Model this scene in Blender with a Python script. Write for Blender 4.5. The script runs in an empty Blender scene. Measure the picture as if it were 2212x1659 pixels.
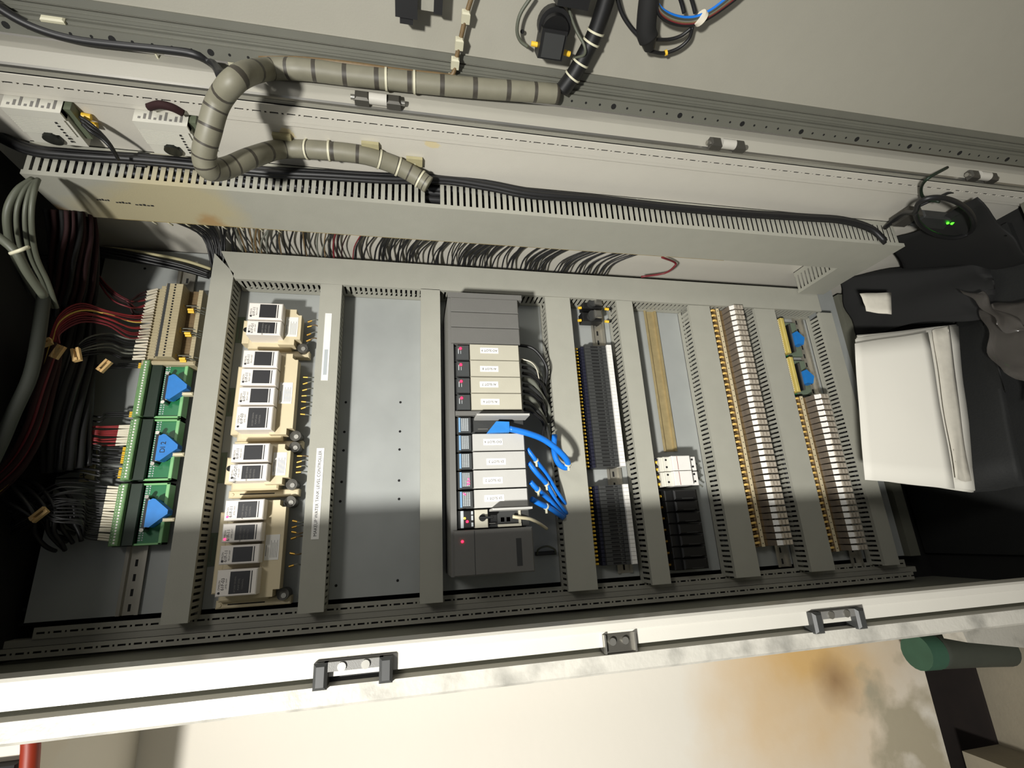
import bpy, bmesh, math, random
import numpy as np
from mathutils import Vector, Matrix
random.seed(7)
SC = bpy.context.scene
COL = SC.collection
# ------------------------------------------------------------------ frame of reference
# u = down the cabinet, v = towards its right-hand side, w = out of it towards the viewer (metres).
H0 = 1.44
def W(u, v, w): return Vector((v, -w, H0 - u))
def Wd(u, v, w): return Vector((v, -w, -u))
# ------------------------------------------------------------------ camera
CX, CY, F = 1106.0, 829.5, 1052.27
def rod(r):
    r = np.array(r, float); t = np.linalg.norm(r); k = r / t
    K = np.array([[0, -k[2], k[1]], [k[2], 0, -k[0]], [-k[1], k[0], 0]])
    return np.eye(3) + math.sin(t) * K + (1 - math.cos(t)) * K @ K
D = rod([-0.30619102, -0.20562315, -0.02226982]) @ np.diag([1., -1, -1])
ZC = 1.06
cam = bpy.data.cameras.new('camera'); co = bpy.data.objects.new('camera', cam); COL.objects.link(co)
rt, up, bk = Wd(*D[0]), Wd(*(-D[1])), Wd(*(-D[2]))
co.matrix_world = Matrix(((rt.x, up.x, bk.x, 0), (rt.y, up.y, bk.y, -ZC), (rt.z, up.z, bk.z, H0), (0, 0, 0, 1)))
cam.sensor_width = 36; cam.lens = F / 2212 * 36; cam.clip_start = .02
SC.camera = co
# ------------------------------------------------------------------ light
world = bpy.data.worlds.new('world'); SC.world = world; world.use_nodes = True
world.node_tree.nodes['Background'].inputs[0].default_value = (.92, .95, 1, 1)
world.node_tree.nodes['Background'].inputs[1].default_value = .26
def lamp(name, loc, target, size, power, color, spread=180):
    l = bpy.data.lights.new(name, 'AREA'); l.shape = 'DISK'; l.size = size; l.energy = power; l.color = color
    o = bpy.data.objects.new(name, l); COL.objects.link(o); o.location = W(*loc)
    l.spread = math.radians(spread)
    o.rotation_euler = (W(*target) - W(*loc)).to_track_quat('-Z', 'Y').to_euler(); return o
lamp('ceiling_lamp_or_fill', (-.88, -.70, 1.9), (.42, .2, 0), .15, 19.5, (1, .98, .93), 82)
lamp('ceiling_lamp_or_fill', (-1.3, .9, 2.6), (.3, .2, 0), .5, 14, (1, .96, .9))  # soft fill added to lift the shadows, no fitting known there
SC.view_settings.view_transform = 'Standard'; SC.view_settings.look = 'None'
SC.view_settings.exposure = -0.2; SC.view_settings.gamma = 1
# ------------------------------------------------------------------ pixel of the photo -> point in the place
def ray(x, y): return D.T @ np.array([(x - CX) / F, (y - CY) / F, 1])
def at(x, y, w):
    d = ray(x, y); k = (ZC - w) / -d[2]; return (d[0] * k, d[1] * k, w)
def atv(x, y, v):
    d = ray(x, y); k = v / d[1]; return (k * d[0], v, ZC + k * d[2])
# door: hinge line and leaning plane
DA = math.radians(22); DH = (.683, .455)
dd = np.array([math.sin(DA), math.cos(DA)]); dn = np.array([-math.cos(DA), math.sin(DA)])
def door(u, s, n): return (u, DH[0] + dd[0] * s + dn[0] * n, DH[1] + dd[1] * s + dn[1] * n)
def atd(x, y, n=0):
    d = ray(x, y); base = np.array([DH[0] + dn[0] * n, DH[1] + dn[1] * n - ZC])
    k = (base @ dn) / (np.array([d[1], d[2]]) @ dn); return (d[0] * k, d[1] * k, ZC + d[2] * k)
# ------------------------------------------------------------------ materials
def lin(c): return tuple((x / 255 / 12.92 if x / 255 <= .04045 else ((x / 255 + .055) / 1.055) ** 2.4) for x in c) + (1,)
MATS = {}
def mat(name, c, rough=.55, metal=0, var=.06, scale=30, bump=0, bscale=400, emit=0, stain=None, spec=.5, alpha=1, coat=0):
    m = bpy.data.materials.new(name); m.use_nodes = True; n = m.node_tree; b = n.nodes['Principled BSDF']
    b.inputs['Roughness'].default_value = rough; b.inputs['Metallic'].default_value = metal
    b.inputs['Specular IOR Level'].default_value = spec
    if coat: b.inputs['Coat Weight'].default_value = coat; b.inputs['Coat Roughness'].default_value = .1
    tc = n.nodes.new('ShaderNodeTexCoord'); L = n.links
    geo = n.nodes.new('ShaderNodeNewGeometry')
    nz = n.nodes.new('ShaderNodeTexNoise'); nz.inputs['Scale'].default_value = scale; nz.inputs['Detail'].default_value = 4
    L.new(geo.outputs['Position'], nz.inputs['Vector'])
    mx = n.nodes.new('ShaderNodeMix'); mx.data_type = 'RGBA'
    col = lin(c); mx.inputs['A'].default_value = tuple(x * (1 - var) for x in col[:3]) + (1,)
    mx.inputs['B'].default_value = tuple(min(1, x * (1 + var)) for x in col[:3]) + (1,)
    L.new(nz.outputs['Fac'], mx.inputs['Factor']); out = mx.outputs['Result']
    for st in (stain or []):      # (colour, noise scale, threshold, softness, centre uvw or None, radius)
        sc, ns, th, so, cen, rad = st
        nn = n.nodes.new('ShaderNodeTexNoise'); nn.inputs['Scale'].default_value = ns; nn.inputs['Detail'].default_value = 6
        L.new(geo.outputs['Position'], nn.inputs['Vector']); fac = nn.outputs['Fac']
        if cen is not None:
            vm = n.nodes.new('ShaderNodeVectorMath'); vm.operation = 'DISTANCE'; L.new(geo.outputs['Position'], vm.inputs[0])
            vm.inputs[1].default_value = W(*cen)
            mr = n.nodes.new('ShaderNodeMapRange'); mr.inputs['From Min'].default_value = 0; mr.inputs['From Max'].default_value = rad
            mr.inputs['To Min'].default_value = .45; mr.inputs['To Max'].default_value = -.45
            L.new(vm.outputs['Value'], mr.inputs['Value'])
            ad = n.nodes.new('ShaderNodeMath'); ad.operation = 'ADD'; L.new(fac, ad.inputs[0]); L.new(mr.outputs['Result'], ad.inputs[1]); fac = ad.outputs[0]
        r2 = n.nodes.new('ShaderNodeMapRange'); r2.inputs['From Min'].default_value = th - so; r2.inputs['From Max'].default_value = th + so
        L.new(fac, r2.inputs['Value'])
        m2 = n.nodes.new('ShaderNodeMix'); m2.data_type = 'RGBA'; L.new(r2.outputs['Result'], m2.inputs['Factor'])
        L.new(out, m2.inputs['A']); m2.inputs['B'].default_value = lin(sc); out = m2.outputs['Result']
    L.new(out, b.inputs['Base Color'])
    if bump:
        bn = n.nodes.new('ShaderNodeTexNoise'); bn.inputs['Scale'].default_value = bscale; L.new(geo.outputs['Position'], bn.inputs['Vector'])
        bp = n.nodes.new('ShaderNodeBump'); bp.inputs['Strength'].default_value = bump; bp.inputs['Distance'].default_value = .001
        L.new(bn.outputs['Fac'], bp.inputs['Height']); L.new(bp.outputs['Normal'], b.inputs['Normal'])
    if emit:
        b.inputs['Emission Color'].default_value = lin(c); b.inputs['Emission Strength'].default_value = emit
    if alpha < 1: b.inputs['Alpha'].default_value = alpha
    MATS[name] = m; return m
M = MATS
mat('conduit_dark', (46, 49, 42), .7, var=.1)
mat('strip_beige', (206, 192, 158), .5, var=.1, scale=200)
mat('ferrule_gold', (224, 186, 104), .4, var=.25, scale=150)
mat('frame_mid', (142, 142, 128), .5, bump=.1)
mat('strip_grey', (172, 169, 157), .4, bump=.08, var=.03)  # darkened to stand in for weaker light on the right front post
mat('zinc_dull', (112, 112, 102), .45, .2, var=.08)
mat('duct_grey', (164, 163, 151), .6, bump=.15)
mat('duct_stained', (164, 163, 151), .6, bump=.15, stain=[((176, 167, 136), 6, .42, .12, (-.44, .58, .20), .20), ((166, 138, 96), 16, .74, .10, (-.36, .58, .21), .09), ((166, 138, 96), 16, .72, .10, (-.60, .58, .2), .06)])
mat('adhesive', (150, 132, 84), .7, var=.4, scale=60)
mat('plate', (160, 163, 160), .45, .12, var=.13, scale=14, bump=.05)
mat('cab_white', (206, 202, 190), .42, bump=.12, var=.03, stain=[((214, 200, 160), 30, .80, .03, (-.2, .645, .37), .055), ((214, 200, 160), 30, .80, .03, (.03, .645, .38), .05)])
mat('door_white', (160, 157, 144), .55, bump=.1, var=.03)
mat('frame_grey', (150, 148, 136), .5, bump=.1, var=.05)
mat('frame_white', (194, 191, 181), .3, bump=.08, var=.03, coat=.3)
mat('frame_dirty', (184, 181, 171), .3, bump=.5, bscale=150, var=.1, scale=12, stain=[((140, 138, 130), 22, .60, .12, None, 0)])
mat('frame_dark', (104, 104, 92), .55, bump=.2, var=.1)
mat('black_gap', (10, 10, 9), .8)
mat('steel', (170, 168, 160), .32, .85, var=.1)
mat('steel_dark', (84, 82, 76), .4, .5)
mat('rail_old', (168, 152, 112), .5, .35, var=.25, scale=60)
mat('rail_zinc', (176, 172, 160), .3, .7, var=.1)
mat('black', (22, 22, 22), .45)
mat('black_mat', (20, 20, 19), .8)
mat('charcoal', (52, 53, 52), .5)
mat('graphite', (106, 105, 101), .5, bump=.2, bscale=900)
mat('plc_door', (184, 183, 178), .5, bump=.1)
mat('plc_beige', (184, 180, 163), .5, bump=.1)
mat('window', (70, 72, 72), .2)
mat('pale_blue', (120, 160, 196), .4)
mat('legend', (178, 184, 186), .5)
mat('white', (232, 230, 224), .5)
mat('paper', (222, 219, 208), .75, var=.04, scale=8)
mat('paper_edge', (205, 200, 186), .8, var=.15, scale=60)
mat('label_white', (236, 234, 228), .6)
mat('ink', (34, 34, 34), .7)
mat('ink_grey', (120, 118, 114), .7)
mat('relay_white', (238, 232, 224), .45, var=.02)
mat('relay_beige', (214, 200, 166), .55, var=.04)
mat('relay_black', (30, 30, 33), .45)
mat('brass', (190, 150, 70), .35, .8, var=.3, scale=200)
mat('yellow', (240, 196, 60), .45)
mat('white_tube', (236, 228, 208), .5)
mat('terminal_beige', (174, 162, 130), .55, var=.1, scale=100)
mat('terminal_dark', (58, 59, 58), .5, var=.2, scale=200)
mat('navy', (26, 27, 44), .5)
mat('socket_brown', (112, 92, 62), .5, var=.35, scale=180)
mat('relay_silver', (198, 188, 172), .16, .25, var=.22, scale=120, coat=.8)
mat('relay_smoke', (120, 110, 98), .25, .1, var=.25, scale=120)
mat('pcb', (24, 112, 66), .4, var=.1, scale=90)
mat('pcb_light', (132, 190, 128), .45, var=.1)
mat('terminal_green', (112, 150, 100), .45, var=.25, scale=160)
mat('green_dark', (22, 40, 26), .5, var=.3, scale=300)
mat('board_yellow', (196, 178, 98), .5, var=.15)
mat('board_grey', (104, 116, 98), .5)
mat('blue_plug', (34, 122, 200), .5, var=.15, scale=80)
mat('blue_cable', (28, 116, 214), .35, var=.06)
mat('wine', (112, 34, 40), .5, var=.2)
mat('dark_wine', (38, 6, 7), .85, var=.3)
mat('red', (140, 42, 44), .5, var=.15)
mat('wire_black', (26, 26, 27), .45, var=.2)
mat('wire_grey', (112, 114, 104), .5)
mat('cable_grey', (88, 91, 78), .5, var=.1)
mat('hose', (124, 121, 104), .5, var=.15, scale=60)
mat('hose_band', (66, 62, 54), .5, var=.3, scale=200)
mat('yellow_wire', (224, 190, 92), .45)
mat('cream_cable', (218, 208, 176), .5)
mat('tie', (206, 202, 176), .5)
mat('tape', (200, 166, 112), .5, var=.2, scale=100)
mat('kraft', (176, 168, 130), .7, var=.15, scale=80)
mat('knob', (14, 18, 14), .35)
mat('device_white', (208, 206, 194), .5, var=.03)
mat('device_green', (96, 104, 84), .5)
mat('plastic_film', (92, 88, 83), .14, var=.3, scale=30, alpha=.5)
mat('rubber', (22, 23, 22), .75, var=.15, bump=.3, bscale=200)
mat('orange', (140, 42, 16), .5)
mat('wall_paint', (228, 222, 209), .75, var=.03, scale=4, bump=.3, bscale=60, stain=[
    ((216, 178, 118), 3, .50, .30, (.98, -.30, -.12), .50), ((146, 112, 76), 4, .80, .22, (1.03, -.38, -.12), .20),
    ((176, 166, 142), 12, .62, .12, (1.22, -.52, -.12), .30)])
mat('concrete', (142, 134, 116), .85, var=.16, scale=12, bump=.6, bscale=120)
mat('recess_shade', (30, 22, 18), .9, var=.4, scale=20)
mat('pipe', (62, 66, 58), .6, var=.15)
mat('green_paint', (52, 88, 70), .6, var=.2)
mat('led_red', (255, 30, 60), .3, emit=6)
mat('led_pink', (255, 60, 110), .3, emit=3)
mat('led_yellow', (255, 190, 60), .3, emit=4)
mat('led_green', (60, 255, 30), .3, emit=6)
# ------------------------------------------------------------------ mesh builder (all input in u, v, w)
class MB:
    def __init__(s): s.v = []; s.f = []; s.mi = []; s.ms = []; s.sm = []
    def m(s, name):
        if name not in s.ms: s.ms.append(name)
        return s.ms.index(name)
    def add(s, vs, fs, mt, smooth=False):
        b = len(s.v); s.v += [tuple(p) for p in vs]; i = s.m(mt)
        for f in fs: s.f.append([b + k for k in f]); s.mi.append(i); s.sm.append(smooth)
        return s
    def box(s, u0, u1, v0, v1, w0, w1, mt):
        if u0 > u1: u0, u1 = u1, u0
        if v0 > v1: v0, v1 = v1, v0
        if w0 > w1: w0, w1 = w1, w0
        P = [(a, b, c) for a in (u0, u1) for b in (v0, v1) for c in (w0, w1)]
        return s.add(P, [(0, 1, 3, 2), (4, 6, 7, 5), (0, 4, 5, 1), (2, 3, 7, 6), (0, 2, 6, 4), (1, 5, 7, 3)], mt)
    def cbox(s, u0, u1, v0, v1, w0, w1, mt, c=.001):      # front edges chamfered
        if u0 > u1: u0, u1 = u1, u0
        if v0 > v1: v0, v1 = v1, v0
        P = [(u0, v0, w0), (u1, v0, w0), (u1, v1, w0), (u0, v1, w0), (u0, v0, w1 - c), (u1, v0, w1 - c), (u1, v1, w1 - c), (u0, v1, w1 - c),
             (u0 + c, v0 + c, w1), (u1 - c, v0 + c, w1), (u1 - c, v1 - c, w1), (u0 + c, v1 - c, w1)]
        fs = [(3, 2, 1, 0), (8, 9, 10, 11)]
        for a in range(4):
            b = (a + 1) % 4; fs += [(a, b, b + 4, a + 4), (a + 4, b + 4, b + 8, a + 8)]
        return s.add(P, fs, mt)
    def hexa(s, P, mt):   # 4 bottom + 4 top corners
        return s.add(P, [(3, 2, 1, 0), (4, 5, 6, 7), (0, 1, 5, 4), (1, 2, 6, 5), (2, 3, 7, 6), (3, 0, 4, 7)], mt)
    def prism(s, poly, d, mt):   # poly of uvw points, extruded by vector d
        n = len(poly); A = [tuple(p) for p in poly]; B = [tuple(np.array(p) + np.array(d)) for p in poly]
        return s.add(A + B, [tuple(range(n))[::-1], tuple(range(n, 2 * n))] + [(i, (i + 1) % n, (i + 1) % n + n, i + n) for i in range(n)], mt)
    def cyl(s, p0, p1, r, mt, n=12, r1=None):
        p0 = np.array(p0, float); p1 = np.array(p1, float); r1 = r if r1 is None else r1
        d = p1 - p0; d /= np.linalg.norm(d); a = np.cross(d, [0, 0, 1]) if abs(d[2]) < .9 else np.cross(d, [1, 0, 0]); a /= np.linalg.norm(a); b = np.cross(d, a)
        A = [p0 + r * (math.cos(t) * a + math.sin(t) * b) for t in [2 * math.pi * k / n for k in range(n)]]
        B = [p1 + r1 * (math.cos(t) * a + math.sin(t) * b) for t in [2 * math.pi * k / n for k in range(n)]]
        s.add(A + B, [(i, (i + 1) % n, (i + 1) % n + n, i + n) for i in range(n)], mt, True)
        s.add(A, [tuple(range(n))[::-1]], mt); s.add(B, [tuple(range(n))], mt); return s
    def tube(s, pts, r, mt, n=8, sub=5, bands=None):
        P = smooth(pts, sub); P = [np.array(p, float) for p in P]; m = len(P)
        T = [P[min(i + 1, m - 1)] - P[max(i - 1, 0)] for i in range(m)]; T = [t / (np.linalg.norm(t) + 1e-12) for t in T]
        a = np.cross(T[0], [.3, .5, .8]); a /= np.linalg.norm(a); V = []; base = len(s.v)
        for i in range(m):
            a = a - (a @ T[i]) * T[i]; a /= np.linalg.norm(a); b = np.cross(T[i], a)
            rr = r(i / (m - 1)) if callable(r) else r
            V += [tuple(P[i] + rr * (math.cos(2 * math.pi * k / n) * a + math.sin(2 * math.pi * k / n) * b)) for k in range(n)]
        i0 = s.m(mt); s.v += V
        for i in range(m - 1):
            mi = i0 if not bands else (s.m(bands) if (i % 7 == 0) else i0)
            for k in range(n):
                s.f.append([base + i * n + k, base + i * n + (k + 1) % n, base + (i + 1) * n + (k + 1) % n, base + (i + 1) * n + k]); s.mi.append(mi); s.sm.append(True)
        s.f.append([base + k for k in range(n)][::-1]); s.mi.append(i0); s.sm.append(False)
        s.f.append([base + (m - 1) * n + k for k in range(n)]); s.mi.append(i0); s.sm.append(False); return s
    def build(s, name, root=None, origin=None, label=None):
        me = bpy.data.meshes.new(name)
        o0 = np.array(origin if origin is not None else (root['_o'] if root is not None and '_o' in root else (0, 0, 0)), float)
        me.from_pydata([Wd(*(np.array(p) - o0)) for p in s.v], [], s.f)
        for x in s.ms: me.materials.append(M[x])
        me.polygons.foreach_set('material_index', s.mi); me.polygons.foreach_set('use_smooth', s.sm); me.update()
        bm = bmesh.new(); bm.from_mesh(me); bmesh.ops.recalc_face_normals(bm, faces=bm.faces); bm.to_mesh(me); bm.free()
        o = bpy.data.objects.new(name, me); COL.objects.link(o)
        if root is not None: o.parent = root; o['_o'] = list(o0)
        else: o.location = W(*o0)
        if label: o['label'] = label
        return o
def smooth(pts, sub):
    P = [np.array(p, float) for p in pts]
    if len(P) < 3 or sub < 2: return P
    Q = [2 * P[0] - P[1]] + P + [2 * P[-1] - P[-2]]; out = []
    for i in range(1, len(Q) - 2):
        a, b, c, d = Q[i - 1:i + 3]
        for k in range(sub):
            t = k / sub; out.append(.5 * ((2 * b) + (c - a) * t + (2 * a - 5 * b + 4 * c - d) * t * t + (3 * b - a - 3 * c + d) * t ** 3))
    return out + [P[-1]]
def thing(name, label, cat, o, group=None):
    e = bpy.data.objects.new(name, None); COL.objects.link(e); e.location = W(*o); e.empty_display_size = .01
    e['_o'] = list(map(float, o)); return tag(e, label, cat, group)
def tag(o, label, cat, group=None, kind=None):
    o['label'] = label; o['category'] = cat
    if group: o['group'] = group
    if kind: o['kind'] = kind
    return o
def struct(name, mb):
    o = mb.build(name); o['kind'] = 'structure'; return o
def dup(root, o, label):
    r = root.copy(); COL.objects.link(r); r.location = W(*o); r['label'] = label; r['_o'] = list(map(float, o))
    for ch in root.children:
        c = ch.copy(); COL.objects.link(c); c.parent = r
        for g in ch.children:
            d = g.copy(); COL.objects.link(d); d.parent = c
    return r
def wire(name, pts, r, mt, label, cat='wire', group=None, n=6, sub=5, bands=None):
    return tag(MB().tube(pts, r, mt, n, sub, bands).build(name, origin=pts[0]), label, cat, group)
def nth(k): return '%d%s' % (k, 'th' if 10 <= k % 100 <= 20 else {1: 'st', 2: 'nd', 3: 'rd'}.get(k % 10, 'th'))
TX = {}
def text(s, size, pos, xd, yd, mt, root, name='lettering', align='CENTER'):
    if s not in TX:
        c = bpy.data.curves.new('t', 'FONT'); c.body = s; c.align_x = 'CENTER'; c.align_y = 'CENTER'; c.extrude = .02
        t = bpy.data.objects.new('t', c); COL.objects.link(t); bpy.context.view_layer.update()
        me = bpy.data.meshes.new_from_object(t.evaluated_get(bpy.context.evaluated_depsgraph_get()))
        TX[s] = [v.co.copy() for v in me.vertices], [list(p.vertices) for p in me.polygons]
        bpy.data.objects.remove(t); bpy.data.curves.remove(c); bpy.data.meshes.remove(me)
    vs, fs = TX[s]; x = np.array(xd, float); y = np.array(yd, float); z = np.cross(x, y); pos = np.array(pos, float)
    mb = MB(); mb.add([pos + x * v.x * size + y * v.y * size + z * v.z * .006 for v in vs], fs, mt)
    return mb.build(name, root)
UPR = ((0, 1, 0), (-1, 0, 0))      # text axes when upright in the place, facing the viewer
# ================================================================== the setting outside the cabinet
VL, VR, TOP, BOT, WF = -.158, .645, -.66, 1.34, .45
mb = MB(); mb.box(-1.4, 1.30, -2.6, VL - .012, -.30, -.12, 'wall_paint'); struct('wall_left', mb)
mb = MB(); mb.box(-1.4, 1.44, VL - .012, 3.0, -.30, -.16, 'wall_paint'); struct('wall_back', mb)
mb = MB(); mb.box(1.44, 1.54, -2.6, 3.0, -.6, 4.2, 'concrete'); struct('floor', mb)
mb = MB(); mb.box(1.30, 1.44, -2.6, VL - .012, -.30, -.20, 'recess_shade'); mb.box(1.432, 1.4405, -2.6, VL - .012, -.30, -.10, 'recess_shade'); struct('trim_1', mb)  # dark colour and floor strip stand in for shade in the gap
# ================================================================== cabinet
cab = thing('electrical_cabinet', 'tall open pale grey steel control cabinet with its wired door swung open', 'cabinet', (BOT, .25, .2))
T = .002
MB().box(TOP, BOT, VL - T, VL, -.06, WF - .02, 'frame_mid').build('side_panel', cab)
MB().box(TOP, BOT, VR, VR + T, -.06, WF - .01, 'cab_white').build('side_panel', cab)
MB().box(TOP, BOT, VL - T, VR + T, -.07, -.06, 'black_mat').build('back_panel', cab)
MB().box(TOP - .06, TOP, VL - T, VR + .02, -.07, WF, 'black_mat').build('roof_panel', cab)  # black finish stands in for the shade under the roof
MB().box(BOT, BOT + .1, VL - T, VR + .02, -.07, WF, 'black_mat').build('plinth', cab)
MB().box(TOP, TOP + .03, VL, VR, WF - .05, WF, 'frame_white').build('top_rail', cab)
MB().box(BOT - .03, BOT, VL, VR, WF - .05, WF, 'frame_dark').build('bottom_rail', cab)
# perforated strip: a plate with a row of long and short holes (holes sunk as dark pits)
def perf(name, u0, u1, lo, hi, plane, ax, mt, pitch=.0245, hmt='black_gap', sgn=1, long=.0125, tall=.0032):
    m = MB(); th = .0015; c = (lo + hi) / 2
    def bx(a0, a1, b0, b1, d0, d1, mt):
        if ax == 'w': m.box(a0, a1, b0, b1, plane + d0, plane + d1, mt)
        else: m.box(a0, a1, plane - d1, plane - d0, b0, b1, mt)
    bx(u0, u1, lo, c - tall / 2, 0, th, mt); bx(u0, u1, c + tall / 2, hi, 0, th, mt)
    bx(u0, u1, lo, hi, -.006, -.004, hmt)
    x = u0; 
    while x < u1:
        e = min(x + (pitch - long - tall) / 2, u1); bx(x, e, c - tall / 2, c + tall / 2, 0, th, mt)
        x2 = e + long; e2 = min(x2 + (pitch - long - tall) / 2, u1)
        if x2 < u1: bx(x2, e2, c - tall / 2, c + tall / 2, 0, th, mt)
        x = e2 + tall
    return m.build(name, cab)
# left frame, deep part
perf('perforated_rail', -.62, 1.19, -.124, -.106, .004, 'w', 'frame_grey')
MB().box(-.66, 1.22, -.136, -.124, -.02, .003, 'frame_grey').box(-.66, 1.22, -.104, -.100, -.03, -.02, 'black_gap').build('rear_post', cab)
perf('perforated_rail', -.66, 1.19, -.1505, -.134, .018, 'w', 'frame_grey')
# left front frame: lip, step, face, gutter, outer rim
m = MB()
prof = [(-.104, WF - .03), (-.104, WF - .001), (-.107, WF + .001), (-.114, WF + .002), (-.1155, WF), (-.1315, WF), (-.1325, WF - .012), (-.1385, WF - .012), (-.1395, WF + .004), (-.1565, WF + .005), (-.160, WF), (-.160, WF - .04)]
P = [(TOP - .02, a, b) for a, b in prof] + [(BOT + .02, a, b) for a, b in prof]; n = len(prof)
for i in range(n - 1):
    mt = 'frame_dirty' if i in (8, 9) else ('frame_dark' if i in (6, ) else 'frame_white')
    m.add([P[i], P[i + 1], P[i + 1 + n], P[i + n]], [(0, 1, 2, 3)], mt)
m.add([P[0], P[n - 1], P[2 * n - 1], P[n]], [(0, 1, 2, 3)], 'frame_dark')
m.build('front_post', cab)
# right side frame: perforated strip, rounded bright edge, front face
perf('perforated_rail', TOP, BOT, .402, .432, .6385, 'v', 'cab_white')
MB().box(TOP, BOT, .6385, .6448, .393, .402, 'cab_white').box(TOP, BOT, .6405, .6448, .4322, .4385, 'frame_grey').build('rear_post', cab)
m = MB(); prof = [(.650, .438), (.642, .438), (.640, .4405), (.6405, .4440), (.6435, .4455), (.664, .4510), (.686, .4495), (.686, .438)]
P = [(TOP - .02, a, b) for a, b in prof] + [(BOT + .02, a, b) for a, b in prof]; n = len(prof)
for i in range(n):
    j = (i + 1) % n; m.add([P[i], P[j], P[j + n], P[i + n]], [(0, 1, 2, 3)], 'steel' if i in (2, 3) else 'strip_grey', False)
m.build('front_post', cab)
# door with stiffener rail
dr = MB()
def dbox(m, u0, u1, s0, s1, n0, n1, mt):
    m.hexa([door(u0, s0, n0), door(u1, s0, n0), door(u1, s1, n0), door(u0, s1, n0), door(u0, s0, n1), door(u1, s0, n1), door(u1, s1, n1), door(u0, s1, n1)], mt)
dbox(dr, TOP - .02, 1.32, .004, .79, -.012, -.010, 'door_white'); do = dr.build('door', cab)
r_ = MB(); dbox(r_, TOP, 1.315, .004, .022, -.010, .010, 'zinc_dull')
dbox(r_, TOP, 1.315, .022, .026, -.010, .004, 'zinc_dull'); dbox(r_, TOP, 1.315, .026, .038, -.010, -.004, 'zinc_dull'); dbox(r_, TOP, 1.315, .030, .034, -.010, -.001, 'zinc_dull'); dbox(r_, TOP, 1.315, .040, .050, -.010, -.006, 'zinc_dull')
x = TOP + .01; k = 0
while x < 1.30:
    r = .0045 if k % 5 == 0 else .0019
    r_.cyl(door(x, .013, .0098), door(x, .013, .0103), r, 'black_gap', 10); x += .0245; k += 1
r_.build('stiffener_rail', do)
# hinges (pin blocks) on the right front post
for (px, py) in ((817, 220), (1568, 316), (2118, 384)):
    u, v, w = at(px, py, .452); h = MB()
    h.cbox(u - .034, u - .013, v - .0085, v + .0095, .4485, .462, 'steel_dark', .003); h.cbox(u + .013, u + .034, v - .0085, v + .0095, .4485, .462, 'steel_dark', .003)
    h.cyl((u - .013, v, .457), (u + .013, v, .457), .0085, 'frame_white', 16)
    ho = h.build('hinge', cab)
    for q in (-1, 1): MB().cyl((u + q * .034, v, .455), (u + q * .040, v, .455), .004, 'steel', 12).build('hinge_pin', ho)
# lock catches in the left gutter
for i, (px, py, kind) in enumerate(((765, 1452, 0), (1805, 1340, 0), (1338, 1390, 1))):
    u, v, w = at(px, py, .452); h = MB()
    if kind == 0:
        h.cbox(u - .040, u - .026, v - .012, v + .013, .440, .462, 'charcoal', .003); h.cbox(u + .026, u + .040, v - .012, v + .013, .440, .462, 'charcoal', .003)
        h.box(u - .030, u + .030, v + .004, v + .013, .440, .459, 'graphite'); h.box(u - .026, u + .026, v - .012, v + .004, .440, .4405, 'black')
        ho = h.build('lock_catch', cab)
        MB().cyl((u - .012, v + .008, .458), (u - .012, v + .008, .461), .0045, 'steel').cyl((u + .012, v + .008, .458), (u + .012, v + .008, .461), .0045, 'steel').build('screw', ho)
    else:
        h.box(u - .020, u + .020, v - .009, v + .011, .440, .4515, 'steel_dark'); h.box(u - .020, u - .018, v - .009, v + .011, .4515, .457, 'steel'); h.box(u + .018, u + .020, v - .009, v + .011, .4515, .457, 'steel')
        ho = h.build('lock_catch', cab, label='bare metal striker bracket')
        MB().cyl((u - .009, v + .003, .4515), (u - .009, v + .003, .455), .0042, 'steel').cyl((u + .007, v + .003, .4515), (u + .007, v + .003, .455), .0042, 'steel').build('screw', ho)
# mounting plate
m = MB(); m.box(-.64, 1.20, -.098, .635, -.004, 0, 'plate')
for (px, py) in ((747, 869), (865, 869), (744, 933), (864, 932), (742, 973), (863, 971), (738, 1041), (862, 1038), (735, 1083), (862, 1078), (726, 1265), (859, 1254), (313, 580), (53, 1317), (20, 1294)):
    u, v, w = at(px, py, 0); m.cyl((u, v, -.0002), (u, v, .0003), .0027, 'black_gap', 10)
tag(m.build('mounting_plate', origin=(1.0, .25, 0)), 'large bluish grey steel back plate carrying all the wiring ducts', 'plate')
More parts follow.
